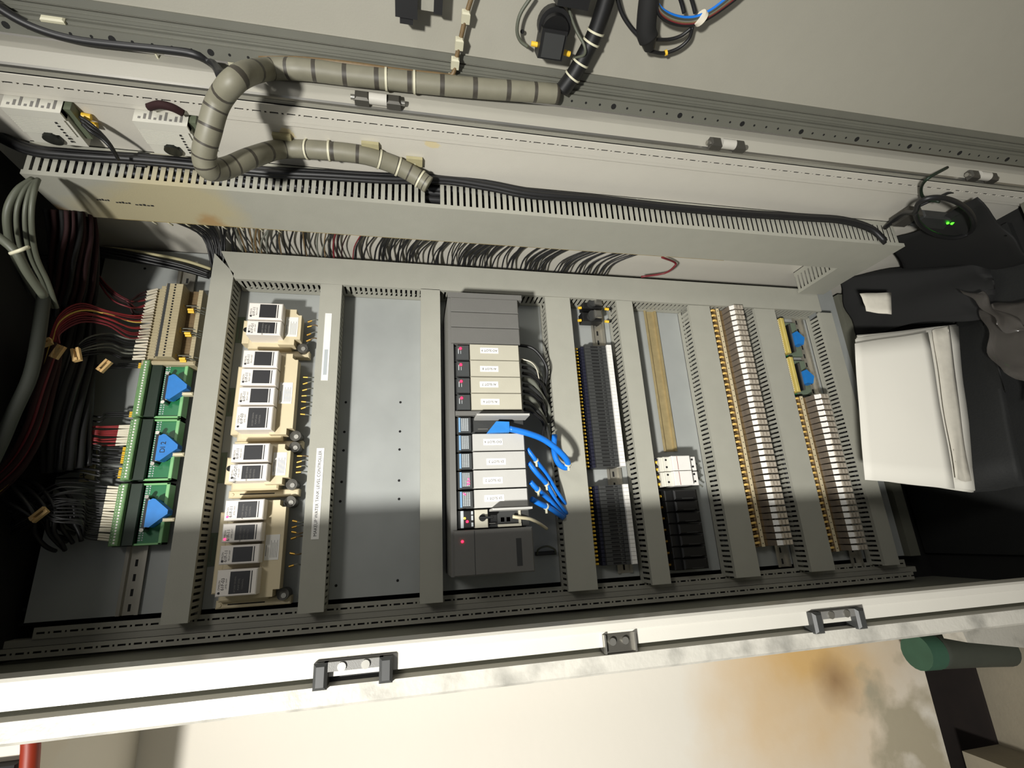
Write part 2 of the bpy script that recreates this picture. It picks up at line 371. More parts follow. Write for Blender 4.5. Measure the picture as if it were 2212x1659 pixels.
# ================================================================== wiring ducts
def duct(label, O, L, S, Hh, length, width, height, mt='duct_grey', pitch=.011, gap=.0045, solid=.014, skip=(), ends=(0, 0), cut=None, group='slotted grey wiring ducts'):
    """O corner, L length axis, S width axis, Hh height axis (unit vectors)."""
    O = np.array(O, float); L = np.array(L, float); S = np.array(S, float); Hh = np.array(Hh, float)
    t = thing('wiring_duct', label, 'wiring duct', O + L * length / 2 + S * width / 2, group)
    b = MB(); th = .0016
    def bx(m, l0, l1, s0, s1, h0, h1, mt):
        pts = [O + L * l + S * s + Hh * h for h in (h0, h1) for (l, s) in ((l0, s0), (l1, s0), (l1, s1), (l0, s1))]; m.hexa(pts, mt)
    bx(b, 0, length, 0, width, 0, th, mt)
    for s0 in (0, width - th):
        bx(b, 0, length, s0, s0 + th, 0, solid, mt)
        bx(b, 0, length, s0, s0 + th, height - .006, height - .002, mt)
        x = .002
        while x < length - pitch:
            if not any(a <= x <= c for a, c in skip): bx(b, x, x + pitch - gap, s0, s0 + th, solid, height - .002, mt)
            x += pitch
    b.build('slotted_base', t)
    c = MB(); e0, e1 = ends
    # cover as a shallow tray with lips; mitred ends through cut
    l0, l1 = 0, length
    ml = [(l0, -.001), (l1, -.001), (l1 + e1, width + .001), (l0 + e0, width + .001)]
    pts = [O + L * l + S * s + Hh * h for h in (height - .002, height) for (l, s) in ml]; c.hexa(pts, mt)
    bx(c, l0, l1, -.001, .0006, height - .008, height - .002, mt)
    bx(c, l0 + e0, l1 + e1, width - .0006, width + .001, height - .008, height - .002, mt)
    c.build('duct_cover', t); return t
HV = .058
TV0, TV1 = .546, .608
# along the top of the photo: the long cross duct
duct('long slotted grey duct running across above all the upright ducts on the back plate', (-.363, TV0, 0), (1, -.008, 0), (0, 1, 0), (0, 0, 1), 1.448, TV1 - TV0, HV, ends=(-.033, 0))
UD = [(-.407, .040, .603, HV, 'between the blue-plugged boards and the white controllers, mitred at its upper end'),
      (-.191, .042, .545, HV, 'carrying the two white label strips'),
      (.022, .041, .545, HV, 'between the bare plate and the rack of slot modules'),
      (.313, .060, .541, .055, 'wide, beside the blue cables of the slot modules'),
      (.493, .040, .539, HV, 'narrow, right beside the column of thin black terminals'),
      (.690, .058, .537, .055, 'wide, between the two circuit breakers and the long relay row'),
      (.880, .060, .536, .055, 'wide, between the long relay row and the short relay row'),
      (1.084, .040, .536, .050, 'last and darkest, at the lower end of the back plate')]
for i, (u, wd, vt, h, lab) in enumerate(UD):
    duct('grey slotted duct ' + lab, (u, -.112, 0), (0, 1, 0), (1, 0, 0), (0, 0, 1), vt + .112 - (.0 if i == 0 else .002), wd, h, ends=(0, -.045) if i == 0 else (0, 0))
# side wall duct and the short link duct
VD = .58; WR0, WR1 = .195, .297; US0, US1 = -.600, 1.098
su = atv(930, 425, VD)[0]
duct('big slotted duct on the side wall with a brown stained end and a square cut-out', (US0, VR, WR0), (1, 0, 0), (0, 0, 1), (0, -1, 0), US1 - US0, WR1 - WR0, VR - VD, 'duct_stained', .0118, .0046, .012,
     skip=((atv(912, 425, .6)[0] - US0, atv(948, 425, .6)[0] - US0),))
duct('short slotted link duct from the side wall down to the back plate', (1.022, VR, .062), (0, 0, 1), (1, 0, 0), (0, -1, 0), .133, .076, VR - VD - .002, pitch=.0118)
m = MB(); m.box(atv(250, 480, VD)[0], atv(1568, 560, VD)[0], VD + .001, VD + .004, WR0 - .004, WR0, 'adhesive')
tag(m.build('adhesive_strip', origin=(.2, VD, WR0)), 'thin brown adhesive strip along the lower edge of the side wall duct', 'strip')
m = MB()
for (x0, x1, y) in ((208, 238, 430), (250, 284, 436), (292, 334, 441), (148, 160, 455)):
    a = atv(x0, y, VD); b = atv(x1, y + 3, VD)
    for k in range(5): f0, f1 = k / 5, (k + .7) / 5; m.box(a[0] + (b[0] - a[0]) * f0, a[0] + (b[0] - a[0]) * f1, VD - .0006, VD, a[2] - .0022, a[2] + .0010 * (k % 3), 'ink')
o_ = [x for x in bpy.data.objects if x.name.startswith('wiring_duct') and 'brown stained' in x.get('label', '')][0]
m.build('pen_marks', o_)
# loose wires seen inside the ducts through their slots
def fill(label, p0, p1, spread, r, cols, n=7):
    n = int(n * 2.4)
    m = MB(); p0 = np.array(p0, float); p1 = np.array(p1, float); sp = np.array(spread, float)
    for k in range(n):
        c = np.array([random.uniform(-1, 1) for _ in range(3)]) * sp
        pts = [p0 + (p1 - p0) * t + c + np.array([random.uniform(-1, 1) for _ in range(3)]) * sp * .25 for t in np.linspace(0, 1, 9)]
        m.tube(pts, r, random.choice(cols), 5, 2)
    return tag(m.build('duct_wiring', origin=(p0 + p1) / 2), label, 'wiring', None, 'stuff')
fill('dark wires packed inside the side wall duct behind its slots', (US0 + .01, .625, .246), (US1 - .01, .625, .246), (0, .018, .036), .009, ['wire_black', 'wire_black', 'dark_wine'], 14)
fill('dark wires packed inside the long cross duct', (-.38, .577, .025), (1.06, .571, .025), (0, .018, .013), .007, ['wire_black', 'charcoal'], 8)
for i, (u, wd, vt, h, lab) in enumerate(UD):
    fill('dark wires packed inside the %s upright duct from the left of the photo' % nth(i + 1), (u + wd / 2, -.105, .026), (u + wd / 2, vt - .03, .026), (wd / 2 - .009, 0, .013), .005, ['wire_black', 'charcoal'], 6)
# ================================================================== label strips on the second upright duct
def sticker(px0, py0, px1, py1, wdt, w, label, txt=None):
    a = at(px0, py0, w); b = at(px1, py1, w); u = (a[0] + b[0]) / 2
    m = MB(); m.box(u - wdt / 2, u + wdt / 2, a[1], b[1], w, w + .0008, 'label_white')
    o = m.build('label_strip', origin=(u, (a[1] + b[1]) / 2, w)); tag(o, label, 'label')
    if txt:
        e = (u, (a[1] + b[1]) / 2, w + .0009); t = text(txt, .0080, e, (0, 1, 0), (-1, 0, 0), 'ink', None); 
        t.location = (0, 0, 0); t.parent = o; t.matrix_parent_inverse = Matrix.Translation(-o.location); t.location = W(0, 0, 0)
    else:
        MB().box(u - .0035, u + .0035, a[1] - (a[1] - b[1]) * .55, b[1] + .012, w + .0008, w + .001, 'legend').build('printed_band', o, origin=o_uvw(o))
def o_uvw(o): return (H0 - o.location.z, o.location.x, -o.location.y)
sticker(708, 677, 703, 822, .0135, HV, 'blank white label strip nearer the cross duct, on the duct left of the bare plate')
sticker(692, 968, 681, 1165, .0140, HV, 'white label strip naming a tank level controller in black capitals', 'MAKEUP WATER TANK LEVEL CONTROLLER')
# ================================================================== level controllers (white plug-in relay units on beige bases)
WM = .08
def controller(label, mods, names, cov, base_x, tab, dots):
    """mods: list of (y top, y bottom, x left) in the photo; cov: y top / bottom of the terminal cover"""
    vt = at(mods[0][2], mods[0][0], WM)[1]; vb = at(mods[-1][2], mods[-1][1], WM)[1]
    ct = at(625, cov[0], .055)[1]; cb = at(615, cov[1], .055)[1]
    o = ((-.28), (vt + vb) / 2, 0); t = thing('level_controller', label, 'controller', o, 'beige and white level controllers')
    b = MB()
    b.cbox(-.330, -.247, vb - .012, vt - .002, .002, .038, 'relay_beige', .003)         # body under the plugs
    b.cbox(-.345, -.322, vb + .002, vt - .018, .002, .030, 'relay_beige', .002)         # shoulder on the upper side
    b.cbox(-.338, -.212, vb - .024, vb - .010, .002, .022, 'relay_beige', .002)         # foot flange
    b.box(-.318, -.256, vb - .0185, vb - .0165, .022, .0222, 'black_gap')
    b.cyl((-.331, vb - .018, .022), (-.331, vb - .018, .0235), .003, 'relay_beige', 10)
    b.build('base', t)
    if tab:
        MB().cyl((-.3385, (vt + vb) / 2 - .004, .030), (-.3385, (vt + vb) / 2 - .004, .0305), .0055, 'black_gap', 14).build('mounting_hole', t)
    c = MB(); n = .011; x0, x1 = -.262, -.226
    poly = [(x0, cb + .014, .028), (x0, ct, .028), (x1 - n, ct, .028), (x1 - n, ct - .009, .028), (x1 - .006, ct - .013, .028), (x1, ct - .013, .028), (x1, cb + .012, .028), (x1 - n, cb + .012, .028), (x1 - n, cb, .028), (x0 - .006, cb, .028), (x0 - .006, cb + .008, .028)]
    c.prism(poly[::-1], (0, 0, .026), 'relay_beige'); c.build('terminal_cover', t)
    for vv in (cb + .001,) + ((ct - .002,) if dots else ()):
        s = MB(); s.cyl((-.224, vv, .004), (-.224, vv, .034), .0105, 'steel_dark', 18); s.cyl((-.222, vv - .002, .034), (-.222, vv - .002, .036), .0045, 'steel', 10); s.build('corner_screw', t)
    p = MB(); cm = (ct + cb) / 2; p.box(-.256, -.232, cm - .022, cm + .022, .054, .0548, 'label_white')
    p.box(-.2545, -.2535, cm - .015, cm + .004, .0548, .055, 'ink_grey')
    for k in range(5): p.box(-.246 + k * .0026, -.2454 + k * .0026, cm - .018, cm + .012 - .004 * (k % 2), .0548, .055, 'ink_grey')
    p.build('rating_label', t)
    for (y0, y1, x), nm in zip(mods, names):
        v1 = at(x, y0, WM)[1] - .0006; v0 = at(x, y1, WM)[1] + .0006; u0, u1 = -.322, -.258
        m = MB(); m.cbox(u0, u1, v0, v1, .038, WM, 'relay_white' , .0015); m.box(u0 + .0004, u1 - .0004, v0 + .0004, v1 - .0004, .0385, .0640, 'relay_beige')
        r = m.build('relay_unit', t); f = MB()
        f.box(u0 + .021, u0 + .0525, v0 + .0035, v1 - .0035, WM, WM + .0005, 'relay_black')
        f.box(u0 + .0545, u0 + .0560, v0 + .0035, v1 - .0035, WM, WM + .0005, 'relay_black'); f.build('face_plate', r, origin=o)
        vc = (v0 + v1) / 2
        def tx(s_, sz, u, v, mt): text(s_, sz, (u, v, WM + .0002), (0, 1, 0), (-1, 0, 0), mt, t, 'lettering')
        if nm: 
            tx('OMRON', .0042, u0 + .0052, vc - .003, 'ink_grey'); tx(nm, .0072, u0 + .0105, vc - .0015, 'ink'); tx('RELAY UNIT' if nm.endswith('11') else 'LEVEL UNIT', .0032, u0 + .0160, vc - .001, 'ink_grey')
        if nm and nm[-2:] != '11':
            for k in range(3): text(['AC220V 50/60Hz', 'PUMP LEVEL', 'CONTROL'][k], .0036, (u0 + .030 + k * .006, vc - .003, WM + .0007), (0, 1, 0), (-1, 0, 0), 'ink_grey', t, 'lettering')
        q = MB(); q.cyl((u0 + .0055, v0 + .006, WM), (u0 + .0055, v0 + .006, WM + .0012), .0019, 'led_pink' if nm in ('61F-11 ', '61F-11  ') else 'relay_black', 10); q.build('pilot_light', r, origin=o)
    return t
controller('beige base with two white relay units, nearest the cross duct', [(652.6, 689, 541), (691, 723, 538)], ['61F-11', '61F-G1'], (668, 744), 0, True, False)
controller('beige base with four white relay units and a blank greyish sticker', [(755, 793, 528), (794.8, 832, 521), (835, 874, 517), (876.5, 929, 512)], ['61F-11', '61F-11', '61F-11', '61F-03'], (764, 938), 0, False, False)
controller('beige base with two white relay units beside the label strip with capitals', [(957.5, 998.5, 504), (1002, 1040.5, 499)], ['61F-11', '61F-G-OT1'], (959, 1045), 0, True, True)
controller('beige base with four white relay units, two of them lit pink, at the shaded end', [(1080, 1125.5, 486), (1131, 1173.5, 480), (1178.5, 1221.5, 475), (1231.5, 1291, 468)], ['61F-11 ', '61F-11  ', '61F-11', '61F-03'], (1079, 1287), 0, False, True)
# yellow-ferruled wires beside the terminal covers
def ferrules(label, ys, x0, x1, w, wmt, group, fm='yellow', cat='wire', r=.0013, fl=.009, fr=.0021, start=1):
    """short wires between two photo columns, each ending in a ferrule at its left end"""
    for i, y in enumerate(ys):
        a = np.array(at(x0(y) if callable(x0) else x0, y, w)); b = np.array(at(x1(y) if callable(x1) else x1, y + random.uniform(-4, 4), w - .008)); mid = (a + b) / 2 + np.array([0, random.uniform(-.003, .003), .005])
        wm = random.choice(wmt) if isinstance(wmt, (list, tuple)) else wmt
        o = wire('ferruled_wire', [a, mid, b], r, wm, label % nth(i + start), cat, group, 5, 4)
        d = (mid - a); d /= np.linalg.norm(d); MB().cyl(a - d * fl * .6, a + d * fl * .4, fr, fm, 8).build('ferrule', o, origin=a)
for ys, lab in (((694, 705, 722, 735), 'first'), ((815, 828, 842, 855, 868, 881, 895), 'second'), ((985, 997, 1008, 1020), 'third'), ((1126, 1138, 1150, 1162, 1196, 1222), 'shaded fourth')):
    ferrules('brown wire with a yellow ferrule, %s from the top at the ' + lab + ' level controller', ys, lambda y: 670 - (y - 700) * .075, lambda y: 694 - (y - 700) * .075, .05, ['wire_grey', 'socket_brown'], 'wires at the level controllers', 'brass')
# small faint embossed tags on the plate left of the controllers
for i, (px, py) in enumerate(((519, 712), (496, 868), (478, 1010), (457, 1187))):
    u, v, w = at(px, py, .002); m = MB(); m.box(u - .0075, u + .0075, v - .030, v + .030, 0, .0012, 'board_grey'); o = m.build('name_tag', origin=(u, v, 0)); tag(o, 'small dull name tag beside the %s level controller from the top' % nth(i + 1), 'tag', 'dull name tags')
    MB().box(u - .002, u + .001, v - .022, v + .022, .0012, .0014, 'frame_dark').build('faded_text', o, origin=(u, v, 0))
# ================================================================== rack of slot modules
WP = .146
pu0, pu1, pv0, pv1 = .074, .232, at(975, 1248, WP)[1], at(975, 630, WP)[1]
rk = thing('module_rack', 'dark grey rack holding the row of slot modules and blank covers', 'rack', ((pu0 + pu1) / 2, (pv0 + pv1) / 2, 0))
m = MB(); m.box(pu0, pu1, pv0, pv1, .004, .030, 'charcoal'); m.box(pu0, pu0 + .011, pv0, pv1, .030, WP - .006, 'graphite')
m.box(pu1 - .004, pu1, pv0, pv1, .03, .06, 'charcoal'); m.box(pu0, pu1, pv1 - .012, pv1, .03, WP - .002, 'graphite'); m.build('chassis', rk)
def yv(y, x=985): return at(x, y, WP)[1]
def door_text(s, u, v, root, w): text(s, .0088, (u, v, w), (-1, 0, 0), (0, -1, 0), 'ink', root)
for i, (y0, y1) in enumerate(((641, 672), (672.5, 705), (705.5, 740))):
    m = MB(); m.cbox(pu0 + .006, .2225, yv(y1), yv(y0) - .0006, .03, WP, 'graphite', .0015)
    tag(m.build('blank_cover', origin=(.15, yv(y0), 0)), ['topmost', 'middle', 'lowest'][i] + ' of the three blank dark covers at the cross duct end of the rack', 'blank cover', 'blank covers in the rack')
def module(y0, y1, name, beige, kind, ly, lx, label):
    v1, v0 = yv(y0) - .0005, yv(y1) + .0005; vc = (v0 + v1) / 2
    o = (.15, vc, .03); t = thing('slot_module', label, 'module', o, 'slot modules in the rack')
    b = MB(); b.box(.086, .2215, v0, v1, .03, WP - .014, 'charcoal'); b.build('housing', t)
    w = MB(); w.cbox(.0905, .1155, v0 + .001, v1 - .001, WP - .014, WP - .003, 'window' if kind != 'cpu' else 'black', .001)
    wo = w.build('status_window', t)
    dm = 'plc_beige' if beige else 'plc_door'
    if kind in ('ai', 'io'):
        d = MB(); e = .1175, .2215
        d.hexa([(e[0], v0, WP - .014), (e[1] + .002, v0, WP - .030), (e[1] + .002, v1, WP - .030), (e[0], v1, WP - .014), (e[0], v0, WP), (e[1] - .004, v0, WP), (e[1] - .004, v1, WP), (e[0], v1, WP)], dm)
        d.box(e[0], e[1] + .001, v0, v1, WP - .040, WP - .012, dm); d.build('hinged_door', t)
        lu, lv = at(lx, ly, WP)[:2]; MB().box(lu - .0185, lu + .0185, lv - .006, lv + .006, WP, WP + .0006, 'label_white').build('slot_label', t)
        text(name, .0066, (lu, lv, WP + .0007), (-1, 0, 0), (0, -1, 0), 'ink', t)
    if kind == 'ai':
        MB().cyl((.0985, v1 - .0085, WP - .003), (.0985, v1 - .0085, WP - .0015), .0026, 'led_red', 12).build('status_light', wo, origin=o)
        MB().box(.0935, .0950, v1 - .020, v1 - .009, WP - .003, WP - .0026, 'legend').box(.0985, .0995, v1 - .020, v1 - .013, WP - .003, WP - .0026, 'legend').build('legend', wo, origin=o)
    elif kind in ('io', 'open'):
        l = MB(); l.box(.0915, .0950, v0 + .002, v1 - .002, WP - .003, WP - .0024, 'pale_blue')
        for a in range(4):
            for c in range(9): l.box(.0965 + a * .0036, .0993 + a * .0036, v0 + .0045 + c * .0028, v0 + .0064 + c * .0028, WP - .003, WP - .0026, 'legend')
        l.build('legend', wo, origin=o)
        pts = {'DI SLOT 2': [(.106, .008), (.109, .009), (.106, .013), (.109, .014), (.108, .018)], 'DI SLOT 1': [(.0985, .027), (.101, .025)]}.get(name, [])
        for a, c in pts: MB().cyl((a, v0 + c, WP - .003), (a, v0 + c, WP - .002), .0014, 'led_pink', 10).build('status_light', wo, origin=o)
    elif kind == 'cpu':
        l = MB(); l.box(.0915, .0970, v0 + .001, v1 - .001, WP - .003, WP - .0024, 'legend'); l.box(.111, .1145, v0 + .003, v0 + .010, WP - .003, WP - .0024, 'legend').box(.111, .1145, v1 - .018, v1 - .010, WP - .003, WP - .0024, 'legend').box(.111, .1145, v1 - .008, v1 - .002, WP - .003, WP - .0024, 'legend')
        l.build('legend', wo, origin=o)
        MB().cyl((.099, v0 + .018, WP - .003), (.099, v0 + .018, WP - .0015), .0020, 'led_yellow', 10).build('status_light', wo, origin=o, label='yellow light')
        MB().cyl((.1035, v0 + .012, WP - .003), (.1035, v0 + .012, WP - .0015), .0024, 'led_red', 10).build('status_light', wo, origin=o, label='red light')
        MB().cbox(.1175, .1415, v0, v1, WP - .014, WP, 'plc_beige', .001).build('front_panel', t)
        k = MB(); k.cyl((.131, vc + .001, WP), (.131, vc + .001, WP + .004), .0062, 'black', 16); k.cbox(.124, .150, vc - .001, vc + .003, WP + .004, WP + .012, 'black', .001); k.build('key_switch', t)
        p = MB(); p.box(.1425, .1600, v0 + .004, v1 - .004, WP - .020, WP - .012, 'black'); p.box(.144, .156, v0 + .0065, v0 + .0075, WP - .012, WP - .006, 'steel'); p.build('battery_socket', t)
        q = MB(); q.box(.161, .2055, v0, v0 + .0045, WP - .03, WP - .008, 'plc_beige'); q.box(.2010, .2055, v0, v1, WP - .03, WP - .010, 'plc_beige'); q.box(.161, .2055, v0, v1, WP - .032, WP - .028, 'frame_grey'); q.build('port_recess', t)
        for a in (.1665, .1775): MB().cbox(a, a + .009, v0 + .008, v0 + .018, WP - .028, WP - .014, 'cream_cable', .001).build('plug', t)
    return t, v0, v1
ML = [(742.5, 776.5, 'AO SLOT 9', 1, 'ai', 757.5, 1057, 'beige slot module with a red light, labelled AO SLOT 9'),
      (777.5, 812.5, 'AI SLOT 8', 1, 'ai', 797, 1057, 'beige slot module with a red light, labelled AI SLOT 8'),
      (813.5, 848.5, 'AI SLOT 7', 1, 'ai', 830.5, 1056.5, 'beige slot module with a red light, labelled AI SLOT 7'),
      (849.5, 885.5, 'AI SLOT 6', 1, 'ai', 868, 1059, 'beige slot module with a red light, labelled AI SLOT 6'),
      (899, 936, '', 0, 'open', 0, 0, 'slot module with its door standing open over a blue plug'),
      (937.5, 975, 'DO SLOT 4', 0, 'io', 954.5, 1065, 'light grey slot module labelled DO SLOT 4'),
      (977, 1015, 'DI SLOT 3', 0, 'io', 997, 1072, 'light grey slot module labelled DI SLOT 3'),
      (1017, 1057, 'DI SLOT 2', 0, 'io', 1037.5, 1065, 'light grey slot module labelled DI SLOT 2, with pink lights'),
      (1059.5, 1100, 'DI SLOT 1', 0, 'io', 1076, 1068, 'light grey slot module labelled DI SLOT 1, partly in shadow'),
      (1102.5, 1143.5, '', 1, 'cpu', 0, 0, 'processor module with a black key switch and cream plugs')]
mods = {}
for a in ML: mods[a[7]] = module(*a)
m = MB(); m.cbox(pu0 + .012, .222, yv(897), yv(887), .03, WP - .001, 'graphite', .001); tag(m.build('divider_bar', origin=(.15, yv(890), .03)), 'narrow grey divider bar between the AI SLOT 6 module and the open door', 'bar')
# opened doors (stand edge-on) and the blue plug
o5, va, vb_ = mods[ML[4][7]]
MB().cbox(.1230, .2255, vb_ - .0055, vb_ - .0015, WP - .012, WP + .030, 'plc_door', .001).build('hinged_door', o5)
p = MB(); p.box(.128, .213, va + .006, vb_ - .008, WP - .030, WP - .016, 'black'); p.box(.130, .150, va + .009, va + .011, WP - .016, WP - .012, 'steel'); p.build('plug_socket', o5)
oc, va2, vb2 = mods[ML[9][7]]
MB().cbox(.1455, .2185, vb2 - .004, vb2, WP - .010, WP + .034, 'plc_door', .001).build('hinged_door', oc)
psu = thing('power_supply', 'dark grey power supply unit with one red light at the shaded end of the rack', 'power supply', (.15, yv(1200), .03))
MB().cbox(pu0 + .004, .2245, yv(1247), yv(1146), .03, WP - .002, 'graphite', .002).build('housing', psu)
MB().box(.1155, .1163, yv(1245), yv(1148), WP - .002, WP - .0017, 'black').build('panel_groove', psu); MB().box(.192, .202, yv(1232), yv(1170), WP - .002, WP - .0016, 'charcoal').build('finger_grip', psu)
u, v, w = at(999, 1170, WP); MB().cyl((u, v, WP - .002), (u, v, WP - .0005), .0024, 'led_red', 12).build('status_light', psu)
# blue plug in the open module + blue cables
bp = MB(); P = [at(1052, 935, .155), at(1072, 910, .158), at(1100, 911, .158), at(1101, 933, .155)]; bp.prism(P, (0, 0, -.014), 'blue_plug')
bo = bp.build('cable_plug', origin=P[0]); tag(bo, 'wedge shaped blue plug under the open module door', 'plug')
def btube(label, pts, r=.0052, ties=()):
    o = wire('blue_cable', pts, r, 'blue_cable', label, 'cable', 'blue cables beside the slot modules', 10, 7)
    S = smooth(pts, 7)
    for t in ties:
        i = int(t * (len(S) - 1)); p = np.array(S[i]); q = np.array(S[min(i + 1, len(S) - 1)]); d = q - p; d /= np.linalg.norm(d)
        MB().cyl(p - d * .0016, p + d * .0016, r + .0012, 'tie', 12).cbox(p[0] - .002, p[0] + .002, p[1] - r - .008, p[1] - r, p[2] - .001, p[2] + .003, 'tie', .0005).build('cable_tie', o, origin=pts[0])
btube('blue cable looping from the open module over the duct and back', [at(1100, 926, .15), at(1140, 936, .15), at(1175, 950, .145), at(1208, 975, .135), at(1226, 997, .12), at(1222, 1010, .105), at(1206, 1000, .09), at(1197, 975, .085), at(1198, 940, .08)], .0062, (.55,))
btube('blue cable running from the DO SLOT 4 module down to the duct', [at(1139, 969, .125), at(1158, 995, .12), at(1180, 1024, .10), at(1202, 1060, .08), at(1222, 1090, .05)], .0044, (.25,))
btube('blue cable running from the DI SLOT 3 module with a white tie', [at(1142, 999, .125), at(1160, 1022, .12), at(1180, 1045, .10), at(1200, 1080, .08), at(1224, 1110, .05)], .0052, (.5,))
btube('blue cable running from the DI SLOT 2 module with a white tie', [at(1146, 1041, .125), at(1162, 1058, .12), at(1182, 1075, .10), at(1200, 1095, .08), at(1220, 1116, .05)], .0052, (.25,))
btube('blue cable running from the DI SLOT 1 module, the lowest of the blue cables', [at(1148, 1078, .12), at(1170, 1090, .11), at(1192, 1100, .09), at(1216, 1118, .06)], .0055, (.5,))
wire('network_cable', [at(1108, 1116, .142), at(1122, 1118, .14), at(1145, 1121, .13), at(1165, 1131, .11), at(1181, 1142, .09)], .0032, 'cream_cable', 'cream cable coming out of the processor module', 'cable', None, 10)
for i, (pts, lab) in enumerate((([at(1126, 775, .12), at(1148, 783, .12), at(1160, 800, .10), at(1168, 838, .06)], 'thin white cable curving from the AO SLOT 9 module'),)):
    wire('thin_cable', pts, .0011, 'white_tube', lab, 'cable', None, 6)
for i in range(9):
    y = 780 + i * 13; pts = [at(1128 + i * .6, y, .10), at(1150, y + 6, .09), at(1166 + (i % 3) * 4, y + 30, .07), at(1172 + (i % 4) * 4, y + 62, .04), at(1186, y + 80 + (i % 2) * 9, .02)]
    wire('module_wire', pts, .0036 if i % 3 else .0055, ['wire_grey', 'charcoal', 'wire_black'][i % 3], 'dark grey wire leaving the beige slot modules, %s from the top' % nth(i + 1), 'wire', 'dark wires beside the beige slot modules', 8)
wire('black_cable', [at(1118, 745, .08), at(1150, 752, .085), at(1172, 775, .085), at(1182, 800, .08), at(1178, 830, .06), at(1170, 860, .04)], .0036, 'wire_black', 'black cable bowed between the rack and the wide duct', 'cable', None, 8)
tb = MB(); u, v, w = at(1180, 1195, .01); tb.cbox(u - .022, u + .022, v - .004, v + .004, .0, .012, 'black', .001)
to = tb.build('earth_bracket', origin=(u, v, 0)); tag(to, 'small black bracket with a wire loop at the lower right of the rack', 'bracket')
MB().tube([at(1160, 1198, .012), at(1164, 1186, .02), at(1182, 1180, .025), at(1198, 1187, .02), at(1200, 1196, .012)], .002, 'cable_grey', 6, 5).build('wire_loop', to, origin=(u, v, 0))
# ================================================================== narrow black terminals with white markers
def rail(label, px, py0, py1, mt, wd=.035, cat='rail', px1=None, grp='mounting rails'):
    a = at(px, py0, .006); b = at(px1 or px, py1, .006); u = (a[0] + b[0]) / 2
    m = MB(); m.box(u - wd / 2 + .005, u + wd / 2 - .005, b[1], a[1], 0, .0012, mt)
    for s in (-1, 1): m.box(u + s * (wd / 2 - .005), u + s * (wd / 2 - .006), b[1], a[1], .001, .0075, mt); m.box(u + s * (wd / 2 - .005), u + s * wd / 2, b[1], a[1], .0063, .0075, mt)
    y = b[1] + .012
    while y < a[1] - .01 and mt != 'rail_old': m.box(u - .0022, u + .0022, y - .006, y + .006, .0012, .0014, 'black_gap'); y += .025
    return tag(m.build('mounting_rail', origin=(u, (a[1] + b[1]) / 2, 0)), label, cat, grp)
rail('steel mounting rail seen in the gaps of the narrow black terminal column', 1284, 655, 1238, 'rail_zinc', px1=1352)
rail('yellowed empty mounting rail above the two circuit breakers', 1408, 668, 975, 'rail_old', px1=1442)
rail('mounting rail of the long relay row', 1585, 662, 1225, 'rail_zinc', px1=1690)
rail('mounting rail of the short relay row', 1716, 685, 1222, 'rail_zinc', px1=1858)
rail('bare zinc mounting rail end below the lowest green board', 300, 1178, 1330, 'rail_zinc', px1=272)
rail('mounting rail end above the beige terminals', 405, 565, 780, 'rail_zinc', px1=378)
PT = .0082
def terminal(o, label):
    t = thing('black_terminal', label, 'terminal', o, 'narrow black terminals'); b = MB(); u, v, w = o
    for (a, c, h) in ((-.035, -.028, .040), (-.028, .014, .048), (.014, .024, .050)): b.cbox(u + a, u + c, v - PT / 2 + .0003, v + PT / 2 - .0003, .006, h, 'terminal_dark' if a > -.03 else 'navy', .0006)
    b.box(u - .014, u + .004, v - .0020, v + .0018, .048, .0483, 'black_gap'); b.box(u + .008, u + .013, v - .001, v + .001, .048, .0483, 'black_gap'); b.build('body', t)
    MB().cbox(u + .0245, u + .036, v - PT / 2 + .0002, v + PT / 2 - .0002, .030, .056, 'white', .0006).build('marker', t); return t
def column(build, o0, dv, n, lab, k0=0, t0=None):
    for i in range(n):
        o = (o0[0], o0[1] - dv * i, o0[2]); l = lab % nth(i + 1)
        if t0 is None: t0 = build(o, l)
        else: dup(t0, o, l)
    return t0
vU0 = at(1256, 745, .05)[1] - PT / 2; vU1 = at(1345, 1010, .06)[1]; NU = round((vU0 - vU1) / PT)
vL0 = at(1350, 1045, .06)[1] - PT / 2; vL1 = at(1370, 1225, .06)[1]; NL = round((vL0 - vL1) / PT)
UT = .430
t0 = column(terminal, (UT, vU0, 0), PT, NU, 'narrow black terminal with a white marker, %s from the top of the upper run')
column(terminal, (UT, vL0, 0), PT, NL, 'narrow black terminal with a white marker, %s from the top of the lower shaded run', t0=t0)
def fer(o, label, grp='wires entering the black terminals', wm='wire_black', fm='yellow', a=-.047, b=-.058, h=.034, fr=.0024, cat='wire'):
    u, v, w = o; t = thing('ferruled_wire', label, cat, o, grp)
    MB().tube([(u + b, v - .002, h - .022), (u + (a + b) / 2 - .001, v - .0005, h - .004), (u + a, v, h), (u + a + .010, v, h)], .0013, wm, 5, 3).build('wire_end', t)
    MB().cyl((u + a - .003, v, h), (u + a + .005, v, h), fr, fm, 8).build('ferrule', t); return t
f0 = column(lambda o, l: fer(o, l), (UT, vU0, 0), PT, NU, 'pale yellow ferrule on a wire into the upper black run, %s from the top')
column(None, (UT, vL0, 0), PT, NL, 'yellow ferrule on a wire into the lower shaded black run, %s from the top', t0=f0)
